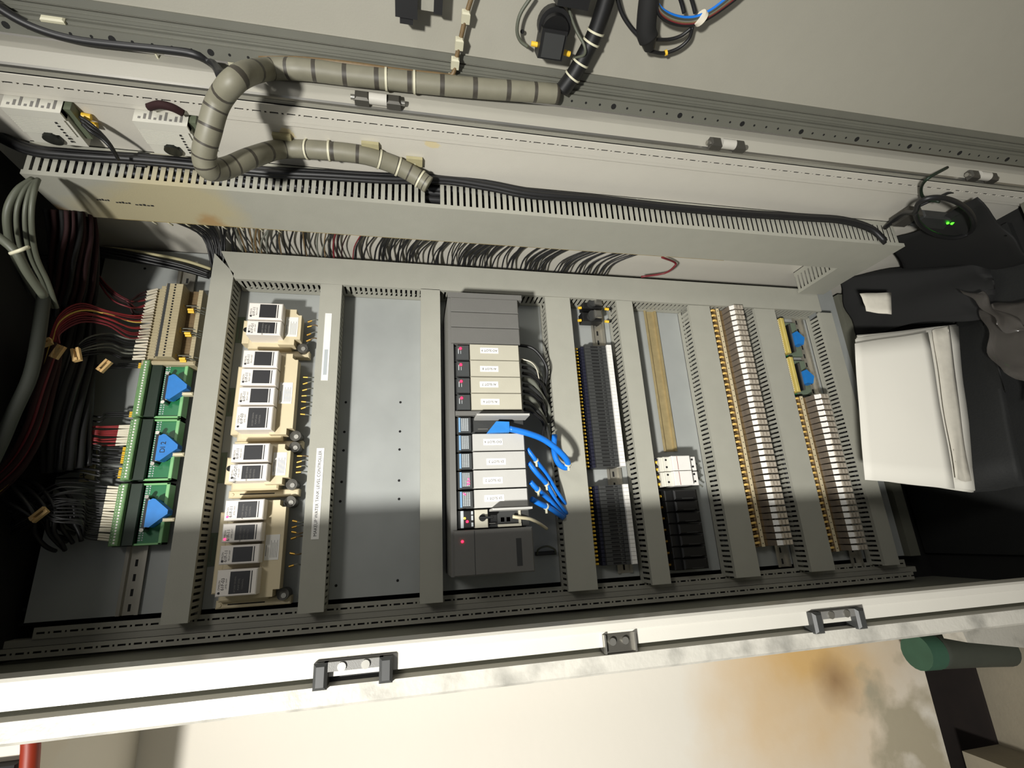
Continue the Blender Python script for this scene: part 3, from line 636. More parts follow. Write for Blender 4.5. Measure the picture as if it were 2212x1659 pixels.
# two fused holders above
for i, py in enumerate((657, 684)):
    u, v, w = at(1284, py, .035); t = thing('fuse_holder', ['upper', 'lower'][i] + ' black holder with a clear rounded cap under the cross duct', 'fuse holder', (u, v, 0), 'black holders with clear caps')
    MB().cbox(u - .030, u + .020, v - .011, v + .013, .006, .034, 'black', .003).build('body', t)
    m = MB(); m.cyl((u - .008, v, .034), (u - .008, v, .046), .0115, 'charcoal', 20); m.build('round_base', t)
    MB().cbox(u - .006, u + .013, v - .009, v + .010, .046, .056, 'steel', .004).build('clear_cap', t)
    for s, fm in ((-1, 'yellow'), (1, 'yellow')): MB().cyl((u + s * .031 - .001, v - .007, .026), (u + s * .040, v - .008, .026), .0035, fm, 10).build('ferrule', t)
    MB().tube([(u + .040, v - .008, .026), (u + .048, v - .004, .02), (u + .054, v + .004, .012)], .003, 'wire_black', 6).build('wire_end', t)
# circuit breakers
for i, (y0, y1) in enumerate(((985, 1017), (1018, 1050))):
    v1 = at(1440, y0, .07)[1]; v0 = at(1440, y1, .07)[1] + .0004; u0 = .549; vc = (v0 + v1) / 2
    t = thing('circuit_breaker', ['upper', 'lower'][i] + ' of the two white circuit breakers with an orange line', 'circuit breaker', (.59, vc, 0), 'white circuit breakers')
    b = MB(); b.cbox(u0, u0 + .020, v0, v1, .006, .052, 'device_white', .001); b.cbox(u0 + .008, u0 + .022, v0, v1, .006, .058, 'device_white', .001)
    b.cbox(u0 + .022, u0 + .066, v0, v1, .006, .070, 'white', .001); b.box(u0 + .066, u0 + .088, v0, v1, .006, .050, 'charcoal'); b.build('body', t)
    b = MB()
    for k in range(2):
        for a in (u0 + .013, u0 + .079): b.cyl((a, v0 + .009 + k * .016, .058 if a < u0 + .02 else .0535), (a, v0 + .009 + k * .016, .0585 if a < u0 + .02 else .0565), .0024, 'black_gap', 10)
    b.box(u0 + .0335, u0 + .0345, v0 + .001, v1 - .001, .070, .0703, 'orange'); b.build('screw_holes', t)
    h = MB(); h.cbox(u0 + .073, u0 + .088, v0 + .0006, v1 - .0006, .050, .0555, 'white', .001)
    for k in range(2): h.cbox(u0 + .068, u0 + .075, v0 + .004 + k * .0155, v0 + .0105 + k * .0155, .050, .0555, 'white', .0008)
    h.build('toggle', t)
    for k in range(2):
        MB().cyl((u0 - .012, v0 + .008 + k * .016, .040), (u0 - .002, v0 + .006 + k * .016, .044), .0034, 'yellow', 8).build('ferrule', t)
        MB().tube([(u0 - .012, v0 + .010 + k * .016, .038), (u0 - .004, v0 + .012 + k * .016, .046), (u0 + .003, v0 + .010 + k * .016, .036)], .0028, 'navy' if i == 0 else 'black', 6).build('wire_end', t)
        MB().tube([(u0 + .088, v0 + .008 + k * .016, .030), (u0 + .100, v0 + .006 + k * .016, .03), (u0 + .113, v0 - .001 + k * .016, .028)], .0018, 'wire_grey', 6).build('wire_end', t)
# black contactors below the breakers
v = at(1440, 1058, .06)[1]; cvs = np.linspace(v, at(1440, 1236, .06)[1], 8)
for i in range(7):
    v1, v0 = cvs[i] - .0004, cvs[i + 1] + .0004; t = thing('fuse_unit', 'black fuse base in the shade below the circuit breakers, %s from the top' % nth(i + 1), 'fuse base', (.59, (v0 + v1) / 2, 0), 'black fuse bases below the breakers')
    b = MB(); b.cbox(.552, .632, v0, v1, .006, .050, 'black', .002); b.cbox(.568, .622, v0 + .001, v1 - .001, .05, .062, 'black', .003); b.build('body', t)
    MB().box(.585, .612, v0 + .003, v0 + .0045, .062, .0624, 'charcoal').build('grip_line', t)
    MB().cyl((.541, (v0 + v1) / 2, .036), (.550, (v0 + v1) / 2, .036), .0030, 'brass' if i else 'yellow', 8).build('ferrule', t)
# relay rows
PR = .01432
def relay(o, label):
    u, v, w = o; t = thing('slim_relay', label, 'relay', o, 'slim relays with silvery caps'); g = PR / 2 - .0003
    b = MB(); b.cbox(u - .046, u - .030, v - g, v + g, .006, .030, 'socket_brown', .001); b.cbox(u - .032, u - .018, v - g, v + g, .006, .044, 'socket_brown', .001); b.cbox(u - .018, u + .026, v - g, v + g, .006, .036, 'socket_brown', .001); b.build('socket', t)
    s = MB(); s.box(u - .0265, u - .0190, v - g - .0003, v + g + .0003, .044, .0455, 'strip_beige'); s.cyl((u - .023, v, .0455), (u - .023, v, .0458), .0013, 'black_gap', 8); s.build('screw_strip', t)
    g -= .0007; c = MB(); c.hexa([(u - .004, v - g, .036), (u + .034, v - g, .036), (u + .034, v + g, .036), (u - .004, v + g, .036), (u - .002, v - g + .0005, .064), (u + .032, v - g + .0005, .070), (u + .032, v + g - .0005, .070), (u - .002, v + g - .0005, .064)], 'relay_smoke')
    c.hexa([(u - .002, v - g + .0006, .064), (u + .006, v - g + .0006, .068), (u + .006, v + g - .0006, .068), (u - .002, v + g - .0006, .064), (u - .001, v - g + .0012, .0652), (u + .006, v - g + .0012, .0725), (u + .006, v + g - .0012, .0725), (u - .001, v + g - .0012, .0652)], 'white')  # white bevel is a painted glint along the cap's glossy edge
    c.cbox(u + .006, u + .031, v - g + .0008, v + g - .0008, .068, .0745, 'relay_silver', .0012); c.box(u + .012, u + .0135, v - g + .002, v + g - .002, .0745, .0748, 'relay_smoke').box(u + .021, u + .0225, v - g + .002, v + g - .002, .0745, .0748, 'relay_smoke'); c.build('relay_cap', t)
    MB().tube([(u - .048, v - .002, .026), (u - .041, v + .001, .042), (u - .034, v + .002, .045), (u - .0285, v + .001, .040)], .0030, 'ferrule_gold', 6, 3).build('ferrule', t)
    MB().tube([(u - .062, v - .006, .010), (u - .052, v - .005, .032), (u - .034, v - .006, .040)], .0022, 'socket_brown', 5, 3).build('wire_end', t); return t
r0 = column(relay, (.800, .534 - PR / 2, 0), PR, 41, 'slim silver capped relay in the long row, %s from the top')
vS = at(1765, 850, .07)[1]
column(None, (.991, vS - PR / 2, 0), PR, 26, 'slim silver capped relay in the short row, %s from the top', t0=r0)
# interface boards above the short row
for i, (ya, yb) in enumerate(((688, 765), (771, 848))):
    v1 = at(1700, ya, .04)[1]; v0 = at(1730, yb, .04)[1]; t = thing('interface_board', ['upper', 'lower'][i] + ' yellow and green interface board above the short relay row', 'circuit board', (.98, (v0 + v1) / 2, 0), 'interface boards beside the short row')
    MB().box(.945, 1.030, v0 + .002, v1 - .002, .010, .018, 'board_grey').box(.974, .980, v0, v1, .010, .022, 'pcb').build('board', t)
    b = MB(); b.cbox(.950, .962, v0 + .002, v1 - .002, .018, .038, 'board_yellow', .001); b.cbox(.962, .972, v0 + .001, v1 - .001, .018, .046, 'board_yellow', .002)
    for k in range(18): b.cyl((.9585, v0 + .006 + k * (v1 - v0 - .012) / 17, .038), (.9585, v0 + .006 + k * (v1 - v0 - .012) / 17, .0388), .0015, 'white', 6)
    b.build('terminal_strip', t)
    MB().box(.993, .996, v0 + .010, v1 - .014, .018, .030, 'black').box(.996, .999, v0 + .010, v1 - .014, .018, .033, 'steel').build('socket_connector', t)
    vm = (v0 + v1) / 2; MB().prism([(1.002, vm - .022, .022), (1.002, vm + .012, .022), (1.008, vm + .014, .022), (1.026, vm - .004, .022), (1.018, vm - .024, .022)], (0, 0, .020), 'blue_plug').build('blue_plug', t)
    for k in range(12): MB().tube([(.930, v0 + .005 + k * (v1 - v0 - .01) / 11, .012), (.938, v0 + .005 + k * (v1 - v0 - .01) / 11, .034), (.951, v0 + .005 + k * (v1 - v0 - .01) / 11, .032)], .0028, 'yellow' if k % 5 else 'brass', 6, 3).build('ferrule', t)
# ================================================================== left column: beige terminals and green boards
TP = .0061
def beige(o, label):
    u, v, w = o; g = TP / 2 - .0001; t = thing('beige_terminal', label, 'terminal', o, 'beige terminals in the left column')
    b = MB(); b.cbox(u - .040, u - .024, v - g, v + g, .006, .036, 'terminal_beige', .0004); b.cbox(u - .024, u - .010, v - g, v + g, .006, .050, 'terminal_beige', .0004)
    b.cbox(u - .010, u + .020, v - g, v + g, .006, .062, 'terminal_beige', .0004); b.box(u + .020, u + .046, v - g, v + g, .006, .030, 'socket_brown')
    b.cyl((u - .015, v, .050), (u - .015, v, .0503), .0014, 'black_gap', 8); b.box(u - .009, u - .004, v - g, v + g, .062, .0623, 'terminal_dark'); b.cyl((u + .006, v, .062), (u + .006, v, .0624), .0019, 'black_gap', 8); b.build('body', t)
    MB().cbox(u + .040, u + .048, v - g, v + g, .006, .038, 'terminal_beige', .0004).build('rear_strip', t); return t
BV0 = at(370, 612, .062)[1]; BU = at(368, 640, .062)[0]
column(beige, (BU, BV0 - TP / 2, 0), TP, 26, 'thin beige terminal with wire holes, %s from the top of the left column')
for k, y in enumerate((667, 712)):
    u, v, w = at(360 - k * 8, y, .062); MB().box(u - .024, u + .020, v - .0008, v + .0008, .062, .0635, 'kraft')
m = MB(); v = BV0 - TP * 26; m.cbox(BU - .04, BU + .055, v - .010, v - .0005, .006, .045, 'terminal_beige', .003); tag(m.build('end_clamp', origin=(BU, v, 0)), 'flat beige end clamp between the beige terminals and the top green board', 'clamp')
# white sleeves and wires
def sleeved(name_i, p, pts, r, mt, label, group, sl='white_tube', L=.020, sr=.0023):
    o = wire('sleeved_wire', [p] + pts, r, mt, label, 'wire', group, 5, 5)
    a = np.array(p, float); d = np.array(pts[0], float) - a; d /= np.linalg.norm(d)
    MB().cyl(a, a + d * L, sr, sl, 8).build('marker_sleeve', o, origin=p); return o
R = random.Random(3)
for i in range(26):
    v = BV0 - TP * (i + .5); p = (BU - .036, v, .040); y = 614 + i * 6.15; j = R.uniform(-4, 4); xx = 330 - i * 1.3
    if i < 9: mt = R.choice(['wine', 'wine', 'dark_wine']); pts = [at(xx - 26, y + 22 + j, .055), at(275, 655 + j * 2.2, .075), at(236, 632 + j * 3, .08), at(197, 578 + j, .07)]
    elif i < 18: mt = 'yellow_wire' if i == 12 else R.choice(['red', 'wine']); pts = [at(xx - 28, y + 10 + j, .065), at(232, 685 + (i - 13) * 4 + j, .10), at(175, 676 + (i - 13) * 5, .12), at(130, 700 + (i - 13) * 5, .13), at(104 + (i - 9) * 3, 742, .13)]
    else: mt = R.choice(['wire_black', 'wire_black', 'wire_grey']); pts = [at(xx - 30, y + 8 + j, .055), at(235, 745 + (i - 22) * 6 + j, .07), at(185, 752 + (i - 22) * 5, .09), at(150, 772, .09)]
    sleeved(i, p, pts, .0017, mt, 'white sleeve and wire entering the beige terminals, %s from the top' % nth(i + 1), 'sleeved wires at the beige terminals')
k = 0
for y, xs in ((661, 392), (669, 413), (674, 414), (710, 385), (716, 385), (720, 406), (725, 408), (768, 375), (775, 395), (780, 397)):
    a = at(xs, y, .045); b = at(446 - (y - 660) * .14, y + 6, .03); o = wire('grey_wire', [a, tuple((np.array(a) + np.array(b)) / 2 + np.array([0, .001, .004])), b], .0011, 'wire_grey', 'pale wire with a yellow ferrule right of the beige terminals, %s from the top' % nth(k + 1), 'wire', 'ferruled wires right of the beige terminals', 5, 4); k += 1
    a = np.array(a); MB().cyl(a - (.006, 0, 0), a + (.005, 0, 0), .0028, 'yellow', 8).build('ferrule', o, origin=a)
for i, (ya, yb) in enumerate(((784, 904), (907, 1039), (1044, 1178))):
    v1 = at(345, ya, .03)[1]; v0 = at(315, yb, .03)[1]; vm = (v0 + v1) / 2
    t = thing('terminal_board', 'green circuit board with a big blue plug, ' + ['uppermost, nearest the beige terminals', 'middle, with writing on its plug', 'lowest and half in shade'][i], 'circuit board', (-.48, vm, 0), 'green boards with blue plugs')
    b = MB(); b.box(-.516, -.436, v0, v1, .010, .026, 'green_dark'); b.box(-.476, -.438, v0 + .003, v1 - .003, .026, .030, 'pcb'); b.build('board', t)
    e = MB(); e.cbox(-.440, -.434, v0, v1, .012, .036, 'pcb_light', .0008); e.cbox(-.480, -.434, v0, v0 + .0035, .012, .036, 'pcb_light', .0008); e.cbox(-.480, -.434, v1 - .0035, v1, .012, .036, 'pcb_light', .0008); e.build('carrier_edge', t)
    g = MB(); g.cbox(-.517, -.508, v0 + .001, v1 - .001, .010, .038, 'terminal_green', .001); g.cbox(-.508, -.497, v0 + .001, v1 - .001, .010, .050, 'terminal_green', .0015)
    n = 20
    for q in range(n):
        vv = v0 + .006 + q * (v1 - v0 - .012) / (n - 1); g.cyl((-.5025, vv, .050), (-.5025, vv, .0506), .0017, 'white', 7)
        if i: g.cyl((-.5125, vv + .0015, .038), (-.5125, vv + .0015, .0386), .0014, 'white', 7)
    g.box(-.497, -.478, v0 + .001, v1 - .001, .026, .040, 'green_dark'); g.build('terminal_strip', t)
    s = MB()
    for q in range(24): vv = v0 + .008 + q * (v1 - v0 - .014) / 23; s.box(-.4755, -.4715, vv, vv + .0018, .030, .0304, 'legend'); s.box(-.4695, -.4675, vv, vv + .0022, .030, .0304, 'legend')
    s.build('silk_screen', t)
    c = MB(); hw = .027; c.box(-.466, -.460, vm - hw, vm + hw, .030, .046, 'black'); c.box(-.460, -.4575, vm - hw + .003, vm + hw - .003, .030, .048, 'legend'); c.build('socket_connector', t)
    for sgn in (-1, 1): MB().cyl((-.463, vm + sgn * (hw + .002), .030), (-.463, vm + sgn * (hw + .002), .050), .0034, 'steel', 10).build('latch_screw', t)
    B = MB(); B.prism([(-.457, vm - .024, .036), (-.457, vm + .021, .036), (-.450, vm + .025, .036), (-.446, vm + .024, .036), (-.423, vm + .004, .036), (-.423, vm - .003, .036), (-.432, vm - .010, .036), (-.4495, vm - .025, .036)], (0, 0, .020), 'blue_plug')
    bo = B.build('blue_plug', t)
    MB().cbox(-.431, -.412, vm - .016, vm - .010, .040, .054, 'cream_cable', .002).build('cable_outlet', t)
    if i == 1: text('DI 2', .012, (-.447, vm, .0562), (0, 1, 0), (-1, 0, 0), 'ink', t)
    # wires into each board
    span = {0: [(.03, 3, 'wire_black'), (.90, 3, 'wire_black')], 1: [(.10, 10, 'red'), (.47, 8, 'wire_black'), (.80, 5, 'wire_black')], 2: [(.06, 10, 'wire_black'), (.48, 8, 'wire_black'), (.82, 3, 'wire_black')]}[i]
    cnt = 0
    for f0_, n, c in span:
        for q in range(n):
            fr = f0_ + q * (.040 if i == 2 else .034); vv = v1 - (v1 - v0) * min(fr, .98); p = (-.513, vv, .034); yy = ya + (yb - ya) * min(fr, .98); j = R.uniform(-3, 3); cnt += 1
            xl = 290 - (yy - 784) * .155 - 20
            white = (i == 2) or (i == 1 and f0_ == .10)
            if c == 'red': pts = [at(xl - 22, yy + j, .05), at(205, yy * .9 + 92 + j, .06), at(165, yy * .8 + 188 + j * 2, .05), at(130, yy * .6 + 372, .04)]
            elif i == 2: pts = [at(xl - 26, yy + j - 2, .045), at(175, yy * .8 + 205 + j * 3, .07), at(120, yy * .7 + 315 + j * 5, .09), at(60 + q * 3, 1085 + q * 4, .08), at(25, 1110 + q * 5, .06)]
            else: pts = [at(xl - 20, yy + j - 2, .05), at(215, yy + j * 4, .06), at(170, yy - 6 + j * 3, .05), at(120, yy + 4, .03)]
            sleeved(0, p, pts, .0016, c if c == 'red' else R.choice(['wire_black', 'wire_black', 'wire_black', 'charcoal']), ('white' if white else 'yellow') + ' sleeved wire entering the %s green board, %s from its top' % (['upper', 'middle', 'lower'][i], nth(cnt)), 'sleeved wires at the green boards', 'white_tube' if white else 'yellow', .021 if white else .009, .0020 if white else .0018)
# ================================================================== bundles in the upper left
def bundle(label, pts, rb, n, r, cols, tw=2.2, cat='wire bundle', ties=(), grp=None, name='wire_bundle'):
    S = [np.array(p, float) for p in smooth(pts, 4)]; o = np.array(pts[0], float); m = MB(); N = len(S)
    for k in range(n):
        ph = 2 * math.pi * k / n; rr = rb * (1, .45, .8, .62)[k % 4]; P = []
        for i, p in enumerate(S):
            T_ = S[min(i + 1, N - 1)] - S[max(i - 1, 0)]; T_ = T_ / np.linalg.norm(T_); a = np.cross(T_, [.2, .1, 1]); a /= np.linalg.norm(a); b = np.cross(T_, a); th = ph + tw * i / N
            P.append(p + rr * (math.cos(th) * a + math.sin(th) * b))
        m.tube(P, r, cols[k % len(cols)], 6, 2)
    t = tag(m.build(name, origin=o), label, cat, grp, 'stuff')
    for f in ties:
        i = int(f * (N - 2)); d = S[i + 1] - S[i]; d /= np.linalg.norm(d); MB().cyl(S[i] - d * .002, S[i] + d * .002, rb + r * 1.1, 'tie', 14).build('cable_tie', t, origin=o)
    return t
bundle('dark red wire trunk with one yellow wire sweeping down the left edge', [at(114, 745, .13), at(106, 790, .13), at(92, 850, .13), at(72, 930, .13), at(38, 1000, .12), at(-20, 1060, .11), at(-60, 1090, .1)], .012, 12, .0042, ['dark_wine', 'wine', 'dark_wine', 'yellow_wire', 'dark_wine', 'wine'])
bundle('dark red curtain of wires dropping from the end of the side wall duct', [at(150, 455, .20), at(160, 520, .17), at(160, 600, .12), at(156, 650, .09)], .032, 44, .0036, ['dark_wine', 'black_mat', 'dark_wine'], .6)
bundle('black wire bundle added to darken the gap left of the round lit patch of plate', [at(150, 700, .05), at(150, 780, .07), at(142, 860, .08), at(140, 940, .07), at(150, 1010, .05)], .034, 60, .0050, ['black_mat', 'black_mat', 'wire_black'], 1.6)  # added to keep the plate dark where shade falls
bundle('black wires running along the corner from the red curtain to the cross duct', [at(190, 540, .07), at(260, 548, .06), at(330, 560, .05), at(400, 574, .04), at(455, 590, .03)], .010, 9, .0035, ['wire_black', 'black', 'wire_black', 'black', 'kraft'], 1.5)
bundle('thick black wires hanging in the dark top left corner', [at(60, 560, .16), at(80, 640, .10), at(84, 720, .06), at(50, 830, .05), at(0, 930, .05), at(-60, 1000, .05)], .034, 40, .0055, ['black_mat', 'black_mat', 'wire_black'], 1.6)
bundle('tangle of black wires below the red trunk in the lower left', [at(20, 1060, .06), at(70, 1075, .07), at(110, 1100, .07), at(130, 1140, .05), at(160, 1165, .03)], .030, 12, .0035, ['wire_black'], 2.5)
for i, (dx, r) in enumerate(((0, .0050), (20, .0030), (38, .0030), (52, .0036))):
    wire('grey_cable', [at(72 + dx * .2, 388, .33), at(38 + dx * .7, 412, .34), at(16 + dx, 455, .33), at(18 + dx, 510, .30), at(34 + dx * .9, 560, .26), at(62 + dx * .8, 610, .22), at(96 + dx * .5, 665, .18)], r, 'cable_grey', 'grey cable looping out of the duct end at the upper left, %s from the left' % nth(i + 1), 'cable', 'grey cables at the duct end', 10)
wire('grey_cable', [at(-20, 500, .34), at(30, 540, .33), at(60, 590, .30), at(95, 640, .26)], .006, 'cable_grey', 'grey cable crossing from the left edge under the pale tie', 'cable', None, 10)
wire('grey_conduit', [at(97, 620, .20), at(84, 720, .20), at(66, 810, .20), at(30, 890, .20), at(0, 960, .2), at(-40, 1040, .2)], .0095, 'conduit_dark', 'smooth grey conduit curving beside the dark red trunk', 'conduit', None, 12)
o = MB().tube([at(22, 548, .345), at(45, 540, .35), at(62, 533, .345)], .0026, 'tie', 6, 4).build('cable_tie', origin=at(45, 540, .35)); tag(o, 'pale cable tie around the grey cables in the dark upper left', 'cable tie')
def lump(name, label, cat, px, py, w, sz, mt, seed=0, sq=(1, 1, 1)):
    bm = bmesh.new(); bmesh.ops.create_icosphere(bm, subdivisions=3, radius=1); rr = random.Random(seed)
    off = [Vector((rr.uniform(-1, 1), rr.uniform(-1, 1), rr.uniform(-1, 1))).normalized() for _ in range(9)]
    for v in bm.verts:
        k = 1 + .22 * sum(max(0, v.co.dot(f)) ** 4 for f in off) - .3 * max(0, v.co.dot(off[0])) ** 2
        v.co = Vector((v.co.x * k * sz * sq[0], v.co.y * k * sz * sq[1], v.co.z * k * sz * sq[2]))
    me = bpy.data.meshes.new(name); bm.to_mesh(me); bm.free(); me.materials.append(M[mt]); o = bpy.data.objects.new(name, me); COL.objects.link(o); o.location = W(*at(px, py, w)); return tag(o, label, cat)
def clip(px, py, w, ang, label, mt='tape'):
    u, v, wv = at(px, py, w); m = MB(); c, s = math.cos(ang), math.sin(ang)
    def q(a, b, h): return (u + a * c - b * s, v + a * s + b * c, wv + h)
    for (a0, a1, b0, b1, h0, h1) in ((-.012, .012, -.006, -.002, 0, .007), (-.012, .012, .002, .006, 0, .007), (-.012, -.007, -.002, .002, 0, .009), (.007, .012, -.002, .002, 0, .004)):
        m.hexa([q(a0, b0, h0), q(a1, b0, h0), q(a1, b1, h0), q(a0, b1, h0), q(a0, b0, h1), q(a1, b0, h1), q(a1, b1, h1), q(a0, b1, h1)], mt)
    return tag(m.build('tie_mount', origin=(u, v, wv)), label, 'cable clip')
clip(97, 744, .15, .5, 'tan cable clip where the red wires turn down'); clip(128, 762, .15, 1.2, 'glossy tan cable clip beside the dark red trunk'); clip(168, 768, .14, 1.9, 'tan cable clip on the black wires right of the trunk'); clip(228, 792, .09, 1.0, 'tan plastic clip on the black wires above the round lit patch')
clip(88, 1112, .10, .8, 'small tan clip among the black wires at the lower left')
m = MB(); pr = [at(184, 962, .015), at(212, 958, .015), at(203, 1040, .015), at(170, 1042, .015)]; m.prism(pr[::-1], (0, 0, .0008), 'kraft'); kt = m.build('masking_tape', origin=pr[0]); tag(kt, 'yellowed tape with black handwriting between the wires of the middle board', 'tape')
sq = MB(); z = .017
for c in ([(192, 975), (202, 968), (196, 985), (204, 990)], [(190, 998), (202, 992), (196, 1004), (190, 1010)], [(174, 1028), (186, 1026)], [(180, 1022), (182, 1036)]): sq.tube([at(a, b, z) for a, b in c], .0009, 'ink', 5, 3)
sq.build('handwriting', kt, origin=pr[0])
# ================================================================== wires looping between side wall duct and cross duct
R = random.Random(11); NW = 125
for i in range(NW):
    f = i / (NW - 1); c_ = i // 5
    xs = 262 + (c_ + .5) / 25 * 1180 + (i % 5 - 2) * 6.5 + R.uniform(-3, 3) + 9 * math.sin(c_ * 2.3)
    us = atv(xs, 468 + (xs - 134) * .067, VD)[0]
    if f < .17: xe = 455 + f * 160; ue = at(xe, 560, .05)[0]; ve = .600 - R.uniform(0, .03)
    else: xe = 478 + ((c_ + .5) / 25 - .17) * 1010 + (i % 5 - 2) * 6 + R.uniform(-4, 4) + 7 * math.sin(c_ * 1.7); ue = at(xe, 537 + (xe - 478) * .067, HV)[0]; ve = .616
    if f > .80: us += .02 + .03 * (f - .8) * 5
    col = 'wire_black'
    if .20 < f < .30 or .34 < f < .42: col = R.choice(['socket_brown', 'wire_grey', 'charcoal'])
    if .40 < f < .45: col = R.choice(['wine', 'dark_wine', 'wire_black'])
    b = R.uniform(-.012, .012)
    pts = [(us, .612, .200), (us + (ue - us) * .18 + b * .3, .622, .165), (us + (ue - us) * .5 + b, .636, .115), (ue + (us - ue) * .12 + b * .4, .632, .070), (ue, ve, .034)]
    wire('loop_wire', pts, R.choice([.0015, .0018, .0021]), col, ('black' if col == 'wire_black' else 'dark') + ' wire looping from the side wall duct to the cross duct, %s from the left' % nth(i + 1), 'wire', 'wires looping between the two long ducts', 5, 4)
wire('loop_wire', [atv(1430, 556, .60), atv(1456, 566, .615), at(1458, 574, .12), at(1436, 590, .08), at(1385, 598, .06)], .0026, 'wine', 'thick dark red wire, last loop at the right end between the long ducts', 'wire', None, 7)
for i, x in enumerate((335, 368, 405, 445, 483, 520, 562, 600)):
    p = atv(x, 481 + (x - 262) * .055, .588); p = (p[0], .590, .192); m = MB(); m.box(p[0] - .003, p[0] + .003, .588, .602, .180, .193, 'kraft'); m.tube([(p[0], .588, .190), (p[0] + .003, .584, .186), (p[0] + .006, .586, .176)], .0015, 'tie', 5, 3)
    tag(m.build('tie_mount', origin=p), 'yellowed cable tie under the side wall duct edge, %s from the left' % nth(i + 1), 'cable tie', 'yellowed ties under the side wall duct')
# ================================================================== black cables lying along the side wall duct
base = [(-30, 280), (60, 322), (150, 334), (300, 344), (430, 356), (560, 371), (700, 378), (850, 386), (960, 387), (1060, 402), (1150, 419), (1300, 431), (1450, 448), (1600, 461), (1740, 470), (1820, 476), (1880, 494), (1912, 522)]
for i, (dy, r, v) in enumerate(((0, .0058, .630), (-7, .0048, .638), (7, .0042, .626))):
    wire('black_cable', [at(x, y + dy * (1 if x < 1200 else .6), .3035 + .004 * (i == 0)) for x, y in base], r, 'wire_black', ['thickest', 'rear', 'thin front'][i] + ' black cable lying along the side wall duct', 'cable', 'black cables along the side wall duct', 9)
# ================================================================== box controllers on the side wall
def wallbox(x0, label, wires):
    u0, u1, w0, w1, v0, v1 = x0, x0 + .073, .322, .390, .619, VR
    t = thing('thermostat', label, 'thermostat', ((u0 + u1) / 2, VR, (w0 + w1) / 2), 'white thermostats on the side wall'); b = MB()
    def slab(w0_, w1_, va, mt, ua=u0, ub=u1): b.hexa([(ua, va, w0_), (ub, va, w0_), (ub, v1, w0_), (ua, v1, w0_), (ua, va, w1_), (ub, va, w1_), (ub, v1, w1_), (ua, v1, w1_)], mt)
    slab(w0, w1 - .0006, v0 + .003, 'device_white'); slab(w1 - .014, w1, v0, 'device_white')
    for k in range(10): slab(w0 + .022 + k * .0034, w0 + .0242 + k * .0034, v0 + .0005, 'device_white', u0, u1 - .004)
    b.build('body', t)
    l = MB()
    for k in range(9): l.box(u0 + .006 + k * .007, u0 + .0095 + k * .007, v0 + .006, v0 + .010 + (k % 3) * .006, w1, w1 + .0003, 'ink_grey')
    l2 = MB()
    for k in range(7): l2.box(u1 - .018, u1 - .015, v0 - .0003, v0 + .001, w0 + .010 + k * .006, w0 + .0125 + k * .006, 'ink')
    l.build('rating_text', t); l2.build('dial_scale', t)
    MB().cyl(((u0 + u1) / 2 - .004, v0 + .004, w0 + .0135), ((u0 + u1) / 2 - .004, v0 - .002, w0 + .0125), .0125, 'knob', 24).build('dial', t)
    g = MB(); g.box(u1, u1 + .0095, v0 + .010, v1 - .002, w0 + .010, w1 - .002, 'device_green'); g.build('terminal_side', t)
    if wires:
        for k, (a, c) in enumerate(((.0, .0), (.004, -.016))):
            p = (u1 + .012, v0 + .020, w1 - .022 + c); MB().cyl(p, (p[0] + .011, p[1], p[2] - .002), .0048, 'yellow', 10).build('ferrule', t)
    return t
wallbox(-.574, 'white thermostat with a black dial and two bright yellow ferrules', True); wallbox(-.409, 'white thermostat half hidden behind the grey spiral hose', False)
for k, dy in enumerate((0, 8, 16)): wire('black_wire', [at(172 + k * 3, 252 + dy, .375), at(196, 268 + dy, .37), at(220, 290 + dy * .6, .36), at(240, 315 + dy * .3, .35), at(256, 345, .33)], .0026, 'wire_black', 'black wire from the left thermostat into the duct, %s of three' % ['upper', 'middle', 'lower'][k], 'wire', 'wires of the left thermostat', 7)
tag(MB().cbox(-.446, -.430, .612, .640, .290, .302, 'black', .002).build('rubber_grommet', origin=(-.438, .62, .296)), 'black grommet where the thermostat wires enter the duct', 'grommet')
wire('dark_plug', [atv(322, 231, .636), atv(345, 226, .634), atv(372, 232, .634), atv(395, 243, .636)], .006, 'dark_wine', 'dark red cable lying on top of the half hidden thermostat', 'cable', None, 9)
# ================================================================== grey spiral hose from the door into the duct
hp = [atd(1206, 203, .014), atd(1120, 197, .016), atd(1000, 188, .016), atd(880, 176, .016), atd(760, 163, .016), atd(650, 150, .018), atd(575, 150, .024), at(515, 168, .53), at(472, 220, .50), at(452, 285, .475), at(441, 335, .45), at(452, 366, .43), at(492, 362, .41), at(545, 340, .395), (atv(610, 322, .632)), atv(700, 325, .632), atv(790, 336, .632), atv(860, 360, .628), atv(900, 382, .618), atv(926, 400, .607)]
hose = wire('spiral_hose', hp, .0150, 'hose', 'fat grey spiral wrapped hose looping from the door into the side wall duct', 'hose', None, 16, 12, 'hose_band')
S = smooth(hp, 8)
for j, ix in enumerate((23, 27, 117, 121, 131, 136, 146)):
    p = np.array(S[ix]); q = np.array(S[ix + 1]); d = (q - p) / np.linalg.norm(q - p); MB().cyl(p - d * .0016, p + d * .0016, .0166, 'tie', 16).build('cable_tie', hose, origin=hp[0])
